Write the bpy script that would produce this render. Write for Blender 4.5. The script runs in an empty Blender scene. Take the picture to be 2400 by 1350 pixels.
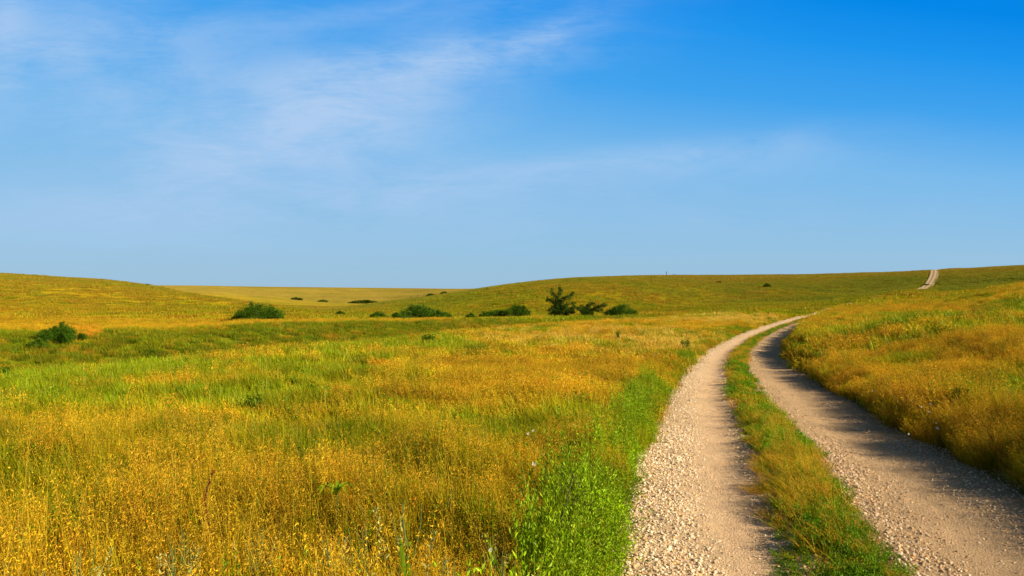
import bpy, math, numpy as np
from mathutils import Vector
rng = np.random.default_rng(7)
SC = bpy.context.scene
COL = SC.collection
EYE, FX, CX, CY = 1.8, 1867.0, 1200.0, 678.0

# ------------------------------------------------------------------ helpers
def ss(a, b, x):
    t = np.clip((np.asarray(x, float) - a) / (b - a), 0, 1)
    return t * t * (3 - 2 * t)

_P = np.random.default_rng(3).random((256, 256))
def vnoise(x, y):
    xi = np.floor(x).astype(int); yi = np.floor(y).astype(int)
    fx = x - xi; fy = y - yi
    fx = fx * fx * (3 - 2 * fx); fy = fy * fy * (3 - 2 * fy)
    a = _P[xi & 255, yi & 255]; b = _P[(xi + 1) & 255, yi & 255]
    c = _P[xi & 255, (yi + 1) & 255]; d = _P[(xi + 1) & 255, (yi + 1) & 255]
    return (a * (1 - fx) + b * fx) * (1 - fy) + (c * (1 - fx) + d * fx) * fy

def fbm(x, y, s, o=4, off=0.0):
    x = np.asarray(x, float) / s + off; y = np.asarray(y, float) / s + off * 1.7
    r = 0; a = 1; t = 0
    for i in range(o):
        r = r + a * vnoise(x, y); t += a
        x, y = x * 1.97 * 0.8 - y * 1.97 * 0.6 + 5.3, x * 1.97 * 0.6 + y * 1.97 * 0.8 + 9.1
        a *= 0.55
    return r / t - 0.5            # about -0.35 .. 0.35

def mesh_np(name, verts, faces_list, attrs=None, mat=None, smooth=False, mats=None, mi=None):
    """faces_list: list of int arrays (n,3) or (n,4)"""
    me = bpy.data.meshes.new(name)
    verts = np.asarray(verts, np.float32)
    me.vertices.add(len(verts)); me.vertices.foreach_set('co', verts.ravel())
    fl = [np.asarray(f, np.int32) for f in faces_list if len(f)]
    loops = np.concatenate([f.ravel() for f in fl])
    tot = np.concatenate([np.full(len(f), f.shape[1], np.int32) for f in fl])
    start = np.concatenate([[0], np.cumsum(tot)[:-1]]).astype(np.int32)
    me.loops.add(len(loops)); me.loops.foreach_set('vertex_index', loops)
    me.polygons.add(len(tot)); me.polygons.foreach_set('loop_start', start)
    me.update(calc_edges=True)
    me.polygons.foreach_set('use_smooth', np.full(len(tot), smooth, bool))
    for k, (tp, arr) in (attrs or {}).items():
        at = me.attributes.new(k, tp, 'POINT')
        key = {'FLOAT': 'value', 'INT': 'value', 'FLOAT_VECTOR': 'vector', 'FLOAT_COLOR': 'color'}[tp]
        at.data.foreach_set(key, np.asarray(arr, np.int32 if tp == 'INT' else np.float32).ravel())
    if mat: me.materials.append(mat)
    return me

def link(name, me, parent=None, loc=None, rotz=0.0):
    o = bpy.data.objects.new(name, me); COL.objects.link(o)
    if parent: o.parent = parent
    if loc is not None: o.location = loc
    if rotz: o.rotation_euler = (0, 0, rotz)
    return o

def tag(o, label=None, cat=None, group=None, kind=None):
    if label: o['label'] = label
    if cat: o['category'] = cat
    if group: o['group'] = group
    if kind: o['kind'] = kind
    return o

def thing(name, label, cat, loc, group=None, rotz=0.0):
    return tag(link(name, None, None, loc, rotz), label, cat, group)

# ------------------------------------------------------------------ terrain: depth profiles of the prairie, column by column
G = 0.36
def zY(d, Y, g=G): return EYE - (Y - CY) / FX * d - g
# every row: X, N(d,z), B, C(bottom of draw), D(far bank top), E, F(near ridge), M(middle hill crest), V(valley), I(far hill)
T = [
 (-600, (20,-.5),(24,zY(24,872,.66)),(40,-3.2),(52,zY(52,774,.36)),(130,zY(130,704)),(260,zY(260,615)),(340,6.0),(480,4),(1000,zY(1000,655))),
 (0, (20,-.6),(25,zY(25,860,.66)),(40,-3.4),(54,zY(54,770,.36)),(130,zY(130,714)),(260,zY(260,638)),(340,4.0),(480,2),(1000,zY(1000,668))),
 (240, (22,-.6),(28,zY(28,850,.66)),(42,-3.3),(57,zY(57,768,.36)),(130,zY(130,715)),(260,zY(260,654)),(345,1.0),(480,0),(1000,zY(1000,668))),
 (370, (24,-.6),(31,zY(31,832,.66)),(43,-3.0),(58,zY(58,766,.36)),(130,zY(130,717)),(250,zY(250,668)),(330,-1.0),(480,-1.8),(1000,zY(1000,668))),
 (480, (25,-.6),(33,zY(33,815,.66)),(44,-2.8),(60,zY(60,764,.36)),(120,zY(120,722)),(215,zY(215,690)),(310,-4.2),(480,zY(480,687)),(1000,zY(1000,669))),
 (600, (26,-.62),(35,zY(35,801,.66)),(47,-2.6),(63,zY(63,753,.36)),(108,zY(108,729)),(180,zY(180,705)),(300,-5.0),(480,zY(480,696)),(1000,zY(1000,671))),
 (700, (27,-.62),(38,zY(38,794,.66)),(50,-2.5),(66,zY(66,753,.36)),(102,zY(102,736)),(155,zY(155,716)),(300,-5.4),(480,zY(480,703)),(1000,zY(1000,672))),
 (790, (28,-.62),(40,zY(40,788,.66)),(53,-2.4),(68,zY(68,752,.36)),(98,zY(98,740)),(138,zY(138,726)),(290,zY(290,722)),(480,zY(480,709)),(1000,zY(1000,673))),
 (900, (30,-.65),(43,zY(43,780,.66)),(57,-2.2),(71,zY(71,749,.36)),(98,zY(98,741)),(122,zY(122,736)),(290,zY(290,706)),(480,zY(480,713)),(1000,zY(1000,674))),
 (1060, (32,-.68),(48,zY(48,765,.66)),(62,-2.0),(74,zY(74,745,.36)),(96,zY(96,740)),(115,zY(115,737)),(305,zY(305,685)),(480,-1.5),(1000,zY(1000,676))),
 (1200, (35,-.72),(54,zY(54,752,.66)),(67,-1.9),(80,zY(80,741,.36)),(96,zY(96,738)),(112,zY(112,736)),(320,zY(320,664)),(480,2),(1000,zY(1000,676))),
 (1320, (37,-.76),(58,zY(58,747,.66)),(72,-1.7),(84,zY(84,738,.36)),(97,zY(97,736.5)),(112,zY(112,735)),(330,zY(330,652)),(480,5),(1000,zY(1000,676))),
 (1500, (40,-.86),(62,zY(62,744,.50)),(76,-1.25),(90,zY(90,735,.42)),(105,zY(105,733)),(135,zY(135,728)),(340,zY(340,645.5)),(480,6),(1000,8)),
 (1700, (45,-.98),(84,zY(84,727,.50)),(108,-1.5),(140,zY(140,720,.42)),(165,zY(165,713)),(200,zY(200,706)),(335,zY(335,644)),(480,7),(1000,9)),
 (1900, (55,-1.0),(128,zY(128,704,.50)),(150,-1.2),(172,-.9),(190,zY(190,700)),(215,zY(215,688)),(322,zY(322,642)),(480,7),(1000,9)),
 (2000, (55,-.88),(146,zY(146,695,.60)),(165,-.6),(184,-.3),(198,.2),(222,zY(222,683)),(315,zY(315,639)),(480,8),(1000,10)),
 (2100, (50,-.5),(140,zY(140,687,.60)),(160,.3),(180,.6),(198,1.1),(225,zY(225,676)),(308,zY(308,636)),(480,9),(1000,11)),
 (2200, (45,-.05),(100,zY(100,681,.60)),(140,.7),(170,.9),(195,1.6),(225,zY(225,668)),(303,zY(303,631)),(480,11),(1000,12)),
 (2400, (38,.7),(76,zY(76,656,.50)),(110,1.9),(140,2.3),(170,3.1),(205,zY(205,651)),(297,zY(297,620)),(480,13),(1000,14)),
 (3000, (35,1.0),(66,zY(66,645,.50)),(100,2.2),(130,2.9),(160,4.0),(200,zY(200,636)),(290,zY(290,600)),(480,15),(1000,16)),
]
NEARZ = {-600:-.3, 0:-.3, 1900:-.26, 2000:-.2, 2100:-.1, 2200:.03, 2400:.22, 3000:.3}
NX = 721
XS = np.linspace(-600, 3000, NX)
LD = np.linspace(math.log(3.0), math.log(4000.0), 900)
DD = np.exp(LD)
def build_table():
    TX = np.array([r[0] for r in T], float)
    keys = []
    nz = np.interp(XS, list(NEARZ.keys()), list(NEARZ.values()))
    for k in range(9):
        dk = np.interp(XS, TX, [math.log(r[1 + k][0]) for r in T]); zk = np.interp(XS, TX, [r[1 + k][1] for r in T])
        keys.append([dk, zk])
    # smooth across columns
    ker = np.exp(-0.5 * (np.arange(-14, 15) / 6.0) ** 2); ker /= ker.sum()
    def sm(a): return np.convolve(np.pad(a, 14, mode='edge'), ker, 'valid')
    K = [[np.full(NX, math.log(3.0)), np.zeros(NX)], [np.full(NX, math.log(7.5)), np.zeros(NX)],
         [np.full(NX, math.log(15.0)), sm(nz)]] + [[sm(a), sm(b)] for a, b in keys]
    K.append([np.full(NX, math.log(1400.0)), K[-1][1] - 6]); K.append([np.full(NX, math.log(4000.0)), K[-1][1] - 20])
    kd = np.array([k[0] for k in K]).T; kz = np.array([k[1] for k in K]).T      # NX x n
    h = np.diff(kd, axis=1); dl = np.diff(kz, axis=1) / h
    m = np.zeros_like(kz)
    w1 = 2 * h[:, 1:] + h[:, :-1]; w2 = h[:, 1:] + 2 * h[:, :-1]
    same = dl[:, :-1] * dl[:, 1:] > 0
    with np.errstate(divide='ignore', invalid='ignore'):
        hm = (w1 + w2) / (w1 / dl[:, :-1] + w2 / dl[:, 1:])
    m[:, 1:-1] = np.where(same, np.nan_to_num(hm), 0); m[:, -1] = dl[:, -1]
    out = np.zeros((NX, len(LD)))
    for i in range(NX):
        j = np.clip(np.searchsorted(kd[i], LD, side='right') - 1, 0, kd.shape[1] - 2)
        t = (LD - kd[i, j]) / h[i, j]
        out[i] = ((1 + 2 * t) * (1 - t) ** 2 * kz[i, j] + t * (1 - t) ** 2 * h[i, j] * m[i, j]
                  + t * t * (3 - 2 * t) * kz[i, j + 1] + t * t * (t - 1) * h[i, j] * m[i, j + 1])
    kB = kd[:, 4]; kD = kd[:, 6]
    return out, kB, kD
ZT, KB, KD = build_table()

def polar(x, y):
    x = np.asarray(x, float); y = np.asarray(y, float)
    r = np.hypot(x, y) + 1e-6; th = np.arctan2(x, y)
    tc = np.clip(th, math.atan((-600 - CX) / FX), math.atan((3000 - CX) / FX))
    d = r * np.cos(tc); X = CX + FX * np.tan(tc)
    return r, th, d, X

def hbase(x, y):
    r, th, d, X = polar(x, y)
    fi = np.clip((X + 600) / 3600 * (NX - 1), 0, NX - 1.001); i = fi.astype(int); fi = fi - i
    fj = np.clip((np.log(np.maximum(d, 3.0)) - LD[0]) / (LD[1] - LD[0]), 0, len(LD) - 1.001); j = fj.astype(int); fj = fj - j
    z = (ZT[i, j] * (1 - fi) + ZT[i + 1, j] * fi) * (1 - fj) + (ZT[i, j + 1] * (1 - fi) + ZT[i + 1, j + 1] * fi) * fj
    w = ss(math.radians(55), math.radians(110), np.abs(th))
    z = z * (1 - w) + w * (2.0 * ss(8, 400, r) + 1.5 * fbm(x, y, 70, 3) * ss(8, 100, r))
    # undulations of the land
    z = z + 0.10 * fbm(x, y, 2.3, 2) * ss(4, 9, d) * (1 - ss(60, 120, d))
    z = z + 0.9 * fbm(x, y, 7, 3, 3.1) * ss(.3, 1.0, gullyness(x, y))
    mid = ss(85, 150, d) * (1 - ss(225, 290, d)) + 01.5 * ss(350, 420, d) * (1 - ss(700, 900, d))
    z = z + 2.6 * fbm(x, y, 60, 3, 1.7) * mid + 0.9 * fbm(x, y, 17, 3, 8.7) * mid
    return z

def gullyness(x, y):
    r, th, d, X = polar(x, y)
    b = np.exp(np.interp(X, XS, KB)); e = np.exp(np.interp(X, XS, KD))
    return ss(0, .25, (d - b) / (e - b)) * (1 - ss(.9, 1.03, (d - b) / (e - b))) * (1 - ss(1450, 1600, X))

# road centre line (x as a function of depth y)
LE = np.array([(-1.95,-11),(.72,5),(.966,6.44),(1.38,8.3),(2.16,11.7),(3.67,18),(5.3,24.2),(8.4,34.7),(12.5,45.8),(19,61),(25.5,73),(34.5,89),
               (54.5,126),(82,170),(106,211),(116.5,228),(130,250),(142.5,272),(157.2,300),(178,335),(203,390),(232,460)])
_t = np.gradient(LE[:, 0], LE[:, 1]); _c = 1 / np.sqrt(1 + _t * _t)
_rx = LE[:, 0] + 1.6 * _c; _ry = LE[:, 1] - 1.6 * _t * _c
RY = np.concatenate([np.arange(-10, 60, .25), np.arange(60, 450, 1.0)])
RXc = np.interp(RY, _ry, _rx)
def _smooth(a, n, it=2):
    for _ in range(it):
        k = np.ones(2 * n + 1) / (2 * n + 1); a = np.convolve(np.pad(a, n, mode='reflect', reflect_type='odd'), k, 'valid')
    return a
# smooth on uniform grid
_uy = np.arange(-10, 450, .25); _ux = np.interp(_uy, _ry, _rx)
_a = _smooth(_ux, 6, 3); _b = _smooth(_ux, 30, 3); _w = ss(25, 60, _uy); _ux = _a * (1 - _w) + _b * _w
_us = np.gradient(_ux, _uy)
_uz = hbase(_ux, _uy)
_za = _smooth(_uz, 4, 2); _zb = _smooth(_uz, 16, 2); _w = ss(30, 100, _uy); _uz = _za * (1 - _w) + _zb * _w
_al = np.concatenate([[0], np.cumsum(np.hypot(np.diff(_ux), .25))])
def road_s(x, y):
    s = None
    yy = np.clip(y, -10, 449)
    for _ in range(4):            # nearest point on the centre line
        cx = np.interp(yy, _uy, _ux); t = np.interp(yy, _uy, _us)
        yy = np.clip(yy + ((x - cx) * t + (y - yy)) / (1 + t * t), -10, 449)
    cx = np.interp(yy, _uy, _ux); t = np.interp(yy, _uy, _us)
    s = ((x - cx) - (y - yy) * t) / np.sqrt(1 + t * t)
    s = np.where((y < -10.5) | (y > 451), 99.0, s)
    return s, np.interp(yy, _uy, _uz), yy

def H(x, y, carve=True):
    """ground height"""
    x = np.asarray(x, float); y = np.asarray(y, float)
    z = hbase(x, y)
    s, rz, yy = road_s(x, y); a = np.abs(s)
    w = 1 - ss(1.9, 6.0, a); z = z * (1 - w) + rz * w
    bank = np.where(s > 0, .22 + (.50 * ss(17, 32, yy) + .18 * ss(60, 80, yy)) * (1 - ss(150, 190, yy)), .08) * ss(1.62, np.where(s > 0, 2.6, 2.3), a) * (1 - ss(5, 12, a))
    z = z + bank
    if carve: z = z - 0.10 * (1 - ss(1.5, 1.9, a)) - .25 * (1 - ss(1.3, 2.2, a)) * ss(100, 200, y)
    return z

def px(x, y, z): return CX + FX * x / y, CY - FX * (z - EYE) / y
def place(X, d): x = (X - CX) / FX * d; return x, d, float(H(x, d))
def at(X, Y, h=.25):
    d = np.exp(np.linspace(math.log(3.2), math.log(400), 3000)); x = (X - CX) / FX * d
    yy = px(x, d, H(x, d) + h)[1]
    i = int(np.argmax(yy <= Y)); return float(x[i]), float(d[i]), float(H(x[i], d[i]))

# ------------------------------------------------------------------ colours of the vegetation
GX = np.arange(0, 2401, 200)
GY = np.array([690, 735, 760, 790, 830, 880, 940, 1020, 1120, 1220, 1350.])
GG = np.array([
 [.25,.25,.3,.35,.35,.42,.42,.45,.48,.5,.5,.5,.5],
 [.28,.3,.3,.35,.45,.5,.45,.42,.48,.42,.35,.5,.65],
 [.3,.4,.6,.75,.8,.7,.55,.42,.38,.45,.38,.5,.65],
 [.95,.9,.85,.8,.75,.6,.45,.25,.12,.35,.3,.42,.5],
 [.95,.9,.85,.75,.6,.4,.3,.25,.15,.4,.25,.45,.55],
 [.95,.9,.85,.75,.62,.5,.3,.2,.2,.4,.15,.45,.6],
 [.95,.9,.82,.75,.55,.35,.2,.2,.3,.4,.25,.35,.55],
 [.9,.75,.6,.55,.35,.25,.15,.2,.3,.4,.3,.35,.6],
 [.7,.9,.55,.3,.2,.2,.15,.25,.3,.4,.4,.35,.4],
 [.4,.3,.25,.2,.18,.22,.2,.3,.3,.4,.4,.4,.4],
 [.3,.25,.2,.2,.2,.25,.22,.3,.3,.4,.4,.4,.4]])
def green(x, y, h=.3):
    """0 = ripe golden grass, 1 = green grass"""
    z = H(x, y) + h
    yy = np.maximum(y, 2.0)
    X, Y = px(x, yy, z)
    X = np.clip(X, 0, 2399.9); Y = np.clip(Y, 690, 1349.9)
    i = (X / 200).astype(int); fx = X / 200 - i
    j = np.clip(np.searchsorted(GY, Y, side='right') - 1, 0, len(GY) - 2); fy = (Y - GY[j]) / (GY[j + 1] - GY[j])
    g = (GG[j, i] * (1 - fx) + GG[j, i + 1] * fx) * (1 - fy) + (GG[j + 1, i] * (1 - fx) + GG[j + 1, i + 1] * fx) * fy
    d = np.hypot(x, y)
    gl = gullyness(x, y); g = g * (1 - gl) + .92 * gl
    r_, t_, dd_, X_ = polar(x, y); e_ = np.exp(np.interp(X_, XS, KD)); g = g - .45 * ss(.99, 1.03, dd_ / e_) * (1 - ss(1.1, 1.25, dd_ / e_)) * (1 - ss(900, 1200, X_))
    n = 1.5 * fbm(x, y, 3.0, 4, 2.2) * (1 - ss(60, 150, d)) + 1.2 * fbm(x, y, 34, 5, 4.4) * ss(40, 120, d) + .35 * fbm(x, y, 11, 3, 6.1)
    return np.clip(g + n, 0, 1)

def rust(x, y):
    d = np.hypot(x, y)
    return ss(.03, .16, fbm(x, y, 4.5, 4, 12.3) * (1 - ss(30, 70, d)) + fbm(x, y, 26, 4, 15.3) * ss(50, 90, d))

GOLD = np.array((.46, .30, .008)); OLIVE = np.array((.27, .23, .005)); GREEN = np.array((.125, .17, .003)); RUST = np.array((.28, .15, .008))
TAN = np.array((.33, .235, .040))
def veg_color(x, y):
    g = green(x, y)[:, None]; d = np.hypot(x, y)[:, None]
    c = np.where(g < .5, GOLD * (1 - 2 * g) + OLIVE * 2 * g, OLIVE * (2 - 2 * g) + GREEN * (2 * g - 1))
    r = rust(x, y)[:, None] * .4 * (1 - .6 * ss(60, 100, d))
    c = c * (1 - r) + RUST * r
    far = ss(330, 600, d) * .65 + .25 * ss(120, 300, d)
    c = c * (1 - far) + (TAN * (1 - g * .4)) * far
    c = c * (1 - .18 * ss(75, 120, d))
    return c

# ------------------------------------------------------------------ materials
def new_mat(name):
    m = bpy.data.materials.new(name); m.use_nodes = True
    nt = m.node_tree; nt.nodes.clear()
    return m, nt
def N(nt, t, **kw):
    n = nt.nodes.new(t)
    for k, v in kw.items():
        if k.startswith('i_'):
            key = k[2:]; key = int(key) if key.isdigit() else key
            n.inputs[key].default_value = v
        else: setattr(n, k, v)
    return n
def MIX(nt, bt, fac, a, b):
    n = nt.nodes.new('ShaderNodeMix'); n.data_type = 'RGBA'; n.blend_type = bt; n.clamp_result = False
    for s, v in ((0, fac), (6, a), (7, b)):
        if isinstance(v, bpy.types.NodeSocket): nt.links.new(v, n.inputs[s])
        else: n.inputs[s].default_value = v if s == 0 else (*v, 1)[:4]
    return n.outputs[2]
def MATH(nt, op, a, b=None, c=None, clamp=False):
    n = nt.nodes.new('ShaderNodeMath'); n.operation = op; n.use_clamp = clamp
    for i, v in enumerate((a, b, c)):
        if v is None: continue
        if isinstance(v, bpy.types.NodeSocket): nt.links.new(v, n.inputs[i])
        else: n.inputs[i].default_value = v
    return n.outputs[0]

def leaf_material(name, col=None, col2=None, transl=.28, gloss=.02):
    """plant tissue; instanced plants take their own colours 'ca' (leaf) and 'cb' (seed head), single plants the fixed ones"""
    m, nt = new_mat(name)
    rv = N(nt, 'ShaderNodeAttribute', attribute_name='rv').outputs['Fac']
    pt = N(nt, 'ShaderNodeAttribute', attribute_name='pt').outputs['Fac']
    if col is None:
        a = N(nt, 'ShaderNodeAttribute', attribute_name='ca', attribute_type='INSTANCER').outputs['Color']
        b = N(nt, 'ShaderNodeAttribute', attribute_name='cb', attribute_type='INSTANCER').outputs['Color']
    else:
        a, b = col, (col2 or col)
    c = MIX(nt, 'MIX', pt, a, b)
    k = MATH(nt, 'MULTIPLY_ADD', rv, .9, .55)
    n = nt.nodes.new('ShaderNodeVectorMath'); n.operation = 'SCALE'
    nt.links.new(c, n.inputs[0]); nt.links.new(k, n.inputs['Scale']); c = n.outputs[0]
    d = N(nt, 'ShaderNodeBsdfDiffuse'); t = N(nt, 'ShaderNodeBsdfTranslucent'); g = N(nt, 'ShaderNodeBsdfGlossy', i_Roughness=.45)
    nt.links.new(c, d.inputs[0]); nt.links.new(c, t.inputs[0])
    g.inputs[0].default_value = (.8, .7, .35, 1)
    m1 = N(nt, 'ShaderNodeMixShader', i_0=transl); m2 = N(nt, 'ShaderNodeMixShader', i_0=gloss)
    nt.links.new(d.outputs[0], m1.inputs[1]); nt.links.new(t.outputs[0], m1.inputs[2])
    nt.links.new(m1.outputs[0], m2.inputs[1]); nt.links.new(g.outputs[0], m2.inputs[2])
    out = N(nt, 'ShaderNodeOutputMaterial'); nt.links.new(m2.outputs[0], out.inputs[0])
    return m

def ground_material():
    m, nt = new_mat('prairie_ground')
    geo = N(nt, 'ShaderNodeNewGeometry'); P = geo.outputs['Position']
    c = N(nt, 'ShaderNodeAttribute', attribute_name='col').outputs['Color']
    def noise(scale, det=6, rough=.6, stretch=None):
        v = P
        if stretch:
            mp = N(nt, 'ShaderNodeMapping'); mp.inputs['Scale'].default_value = stretch; nt.links.new(P, mp.inputs[0]); v = mp.outputs[0]
        n = N(nt, 'ShaderNodeTexNoise', i_Scale=scale, i_Detail=det, i_Roughness=rough); nt.links.new(v, n.inputs['Vector'])
        return n.outputs['Fac']
    n1 = noise(.9, 8, .65); n2 = noise(.07, 7, .65, (1, 1, 1)); n3 = noise(.3, 6, .7)
    k = MATH(nt, 'MULTIPLY_ADD', n1, .9, .55)
    k2 = MATH(nt, 'MULTIPLY_ADD', n3, 1.1, .45)
    k = MATH(nt, 'MULTIPLY', k, k2)
    vm = nt.nodes.new('ShaderNodeVectorMath'); vm.operation = 'SCALE'; nt.links.new(c, vm.inputs[0]); nt.links.new(k, vm.inputs['Scale'])
    # patches of greener sward
    rp = N(nt, 'ShaderNodeValToRGB'); rp.color_ramp.elements[0].position = .5; rp.color_ramp.elements[1].position = .66
    nt.links.new(n2, rp.inputs[0])
    f = MATH(nt, 'MULTIPLY', rp.outputs[0], .45)
    c2 = MIX(nt, 'MIX', f, vm.outputs[0], (.15, .16, .012))
    b = N(nt, 'ShaderNodeBsdfDiffuse', i_Roughness=.9); nt.links.new(c2, b.inputs[0])
    bp = N(nt, 'ShaderNodeBump', i_Strength=.8, i_Distance=.5); nt.links.new(n1, bp.inputs['Height']); nt.links.new(bp.outputs[0], b.inputs['Normal'])
    out = N(nt, 'ShaderNodeOutputMaterial'); nt.links.new(b.outputs[0], out.inputs[0])
    return m

def road_material():
    m, nt = new_mat('gravel_road_dirt')
    P = N(nt, 'ShaderNodeNewGeometry').outputs['Position']
    s = N(nt, 'ShaderNodeAttribute', attribute_name='s').outputs['Fac']
    def noise(scale, det=4, rough=.6):
        n = N(nt, 'ShaderNodeTexNoise', i_Scale=scale, i_Detail=det, i_Roughness=rough); nt.links.new(P, n.inputs['Vector']); return n.outputs['Fac']
    big = noise(1.3, 6); fine = noise(55, 5, .7); grit = noise(170, 3, .7)
    vo = N(nt, 'ShaderNodeTexVoronoi', i_Scale=75.0); nt.links.new(P, vo.inputs['Vector'])
    sw = MATH(nt, 'ADD', s, MATH(nt, 'MULTIPLY', MATH(nt, 'SUBTRACT', noise(2.2, 4), .5), .5))
    r = N(nt, 'ShaderNodeValToRGB'); e = r.color_ramp.elements
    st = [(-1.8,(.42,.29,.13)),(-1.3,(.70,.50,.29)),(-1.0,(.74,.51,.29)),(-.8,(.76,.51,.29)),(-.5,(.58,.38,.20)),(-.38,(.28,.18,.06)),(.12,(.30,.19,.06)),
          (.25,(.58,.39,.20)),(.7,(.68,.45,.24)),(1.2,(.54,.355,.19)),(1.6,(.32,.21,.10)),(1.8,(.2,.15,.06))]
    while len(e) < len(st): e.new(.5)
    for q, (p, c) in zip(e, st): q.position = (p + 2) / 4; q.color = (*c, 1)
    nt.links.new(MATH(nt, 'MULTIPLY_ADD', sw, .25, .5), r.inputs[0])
    k = MATH(nt, 'MULTIPLY_ADD', fine, 1.3, .35)
    k = MATH(nt, 'MULTIPLY', k, MATH(nt, 'MULTIPLY_ADD', big, .6, .7))
    k = MATH(nt, 'MULTIPLY', k, MATH(nt, 'MULTIPLY_ADD', grit, .7, .65))
    fa = N(nt, 'ShaderNodeAttribute', attribute_name='bare').outputs['Fac']
    cc = MIX(nt, 'MIX', MATH(nt, 'MULTIPLY', fa, .62), r.outputs[0], (.62, .43, .22))
    vm = nt.nodes.new('ShaderNodeVectorMath'); vm.operation = 'SCALE'; nt.links.new(cc, vm.inputs[0]); nt.links.new(k, vm.inputs['Scale'])
    b = N(nt, 'ShaderNodeBsdfDiffuse', i_Roughness=1.0); nt.links.new(vm.outputs[0], b.inputs[0])
    hh = MATH(nt, 'ADD', MATH(nt, 'MULTIPLY', fine, 1.2), MATH(nt, 'MULTIPLY', vo.outputs['Distance'], -.5))
    bp = N(nt, 'ShaderNodeBump', i_Strength=.8, i_Distance=.02); nt.links.new(hh, bp.inputs['Height']); nt.links.new(bp.outputs[0], b.inputs['Normal'])
    out = N(nt, 'ShaderNodeOutputMaterial'); nt.links.new(b.outputs[0], out.inputs[0])
    return m

def plain_material(name, col, var=.3, scale=8, rough=.8, inst=False, bump=.2):
    m, nt = new_mat(name)
    P = N(nt, 'ShaderNodeTexCoord').outputs['Object']
    n = N(nt, 'ShaderNodeTexNoise', i_Scale=scale, i_Detail=4.0); nt.links.new(P, n.inputs['Vector'])
    k = MATH(nt, 'MULTIPLY_ADD', n.outputs['Fac'], 2 * var, 1 - var)
    vm = nt.nodes.new('ShaderNodeVectorMath'); vm.operation = 'SCALE'
    if inst: nt.links.new(N(nt, 'ShaderNodeAttribute', attribute_name='ca', attribute_type='INSTANCER').outputs['Color'], vm.inputs[0])
    else: vm.inputs[0].default_value = col
    nt.links.new(k, vm.inputs['Scale'])
    b = N(nt, 'ShaderNodeBsdfPrincipled', i_Roughness=rough); nt.links.new(vm.outputs[0], b.inputs['Base Color'])
    b.inputs['Specular IOR Level'].default_value = .25
    bp = N(nt, 'ShaderNodeBump', i_Strength=bump, i_Distance=.02); nt.links.new(n.outputs['Fac'], bp.inputs['Height']); nt.links.new(bp.outputs[0], b.inputs['Normal'])
    out = N(nt, 'ShaderNodeOutputMaterial'); nt.links.new(b.outputs[0], out.inputs[0])
    return m

M_GRASS = leaf_material('grass_blades')
M_ROCK = plain_material('limestone_chips', None, .25, 60, .9, True)
M_STONE = plain_material('pale_limestone', (.45, .36, .24), .3, 5, .9)
M_WOOD = plain_material('weathered_wood', (.12, .085, .05), .4, 12, .85)
M_BARK = plain_material('dark_bark', (.07, .05, .03), .4, 14, .9)
M_WIRE = plain_material('rusty_wire', (.12, .08, .05), .2, 30, .6)

# ------------------------------------------------------------------ ground sheet
def grid_faces(nr, nc, wrap=False):
    i = np.arange(nr - 1)[:, None]; j = np.arange(nc if wrap else nc - 1)[None, :]
    j2 = (j + 1) % nc
    return np.stack([i * nc + j, i * nc + j2, (i + 1) * nc + j2, (i + 1) * nc + j], -1).reshape(-1, 4)

th = np.concatenate([np.linspace(-180, -48, 60, endpoint=False), np.linspace(-48, 48, 860), np.linspace(48, 180, 61)[1:-1]])
th = np.radians(th)
rr = np.concatenate([[0.02], np.linspace(.4, 2.4, 8), np.exp(np.linspace(math.log(2.6), math.log(60), 260)), np.exp(np.linspace(math.log(60.8), math.log(420), 190)),
                     np.exp(np.linspace(math.log(426), math.log(3500), 90))])
R, TH = np.meshgrid(rr, th, indexing='ij')
x = (R * np.sin(TH)).ravel(); y = (R * np.cos(TH)).ravel()
z = H(x, y)
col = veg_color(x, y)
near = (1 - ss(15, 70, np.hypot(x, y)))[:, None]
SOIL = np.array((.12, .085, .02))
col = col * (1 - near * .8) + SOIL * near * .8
# scrubby green bank of the draw, bare soil spots
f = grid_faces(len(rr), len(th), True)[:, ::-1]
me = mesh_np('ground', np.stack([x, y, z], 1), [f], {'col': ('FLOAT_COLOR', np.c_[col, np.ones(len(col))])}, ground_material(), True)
ground = link('ground', me); tag(ground, 'rolling prairie ground of golden and green grassland hills', 'ground', kind='structure')

# ------------------------------------------------------------------ road
ry = np.concatenate([np.arange(-9.5, 2.5, .25), np.arange(2.5, 14, .035), np.arange(14, 30, .08), np.arange(30, 60, .25), np.arange(60, 440, .8)])
sl = np.linspace(-1.85, 1.85, 150)
cx = np.interp(ry, _uy, _ux); ct = np.interp(ry, _uy, _us); cz = np.interp(ry, _uy, _uz)
nx_, ny_ = 1 / np.sqrt(1 + ct * ct), -ct / np.sqrt(1 + ct * ct)
S, _ = np.meshgrid(sl, ry, indexing='xy')
WN = (1 - .28 * ss(170, 205, ry))[:, None]
x = cx[:, None] + S * WN * nx_[:, None]; y = ry[:, None] + S * WN * ny_[:, None]
prof = .035 * np.exp(-((S + .1) / .28) ** 2) - .03 * np.exp(-((S + .85) / .3) ** 2) - .03 * np.exp(-((S - .85) / .35) ** 2) - .05 * ss(1.6, 1.85, np.abs(S))
z = cz[:, None] + prof + .03 * fbm(x, y, .4, 3) + .016 * fbm(x, y, .07, 3, 4.0) * (1 - ss(20, 40, y)) - .10 * ss(1.68, 1.85, np.abs(S))
z = z + .05 * ss(60, 110, y) + .10 * ss(150, 220, y)
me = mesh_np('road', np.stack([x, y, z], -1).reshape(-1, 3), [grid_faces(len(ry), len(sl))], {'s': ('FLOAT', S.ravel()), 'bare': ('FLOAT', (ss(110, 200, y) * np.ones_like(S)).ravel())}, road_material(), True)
road = link('road', me); tag(road, 'two-track gravel ranch road curving over the prairie', 'road', kind='structure')
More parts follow.
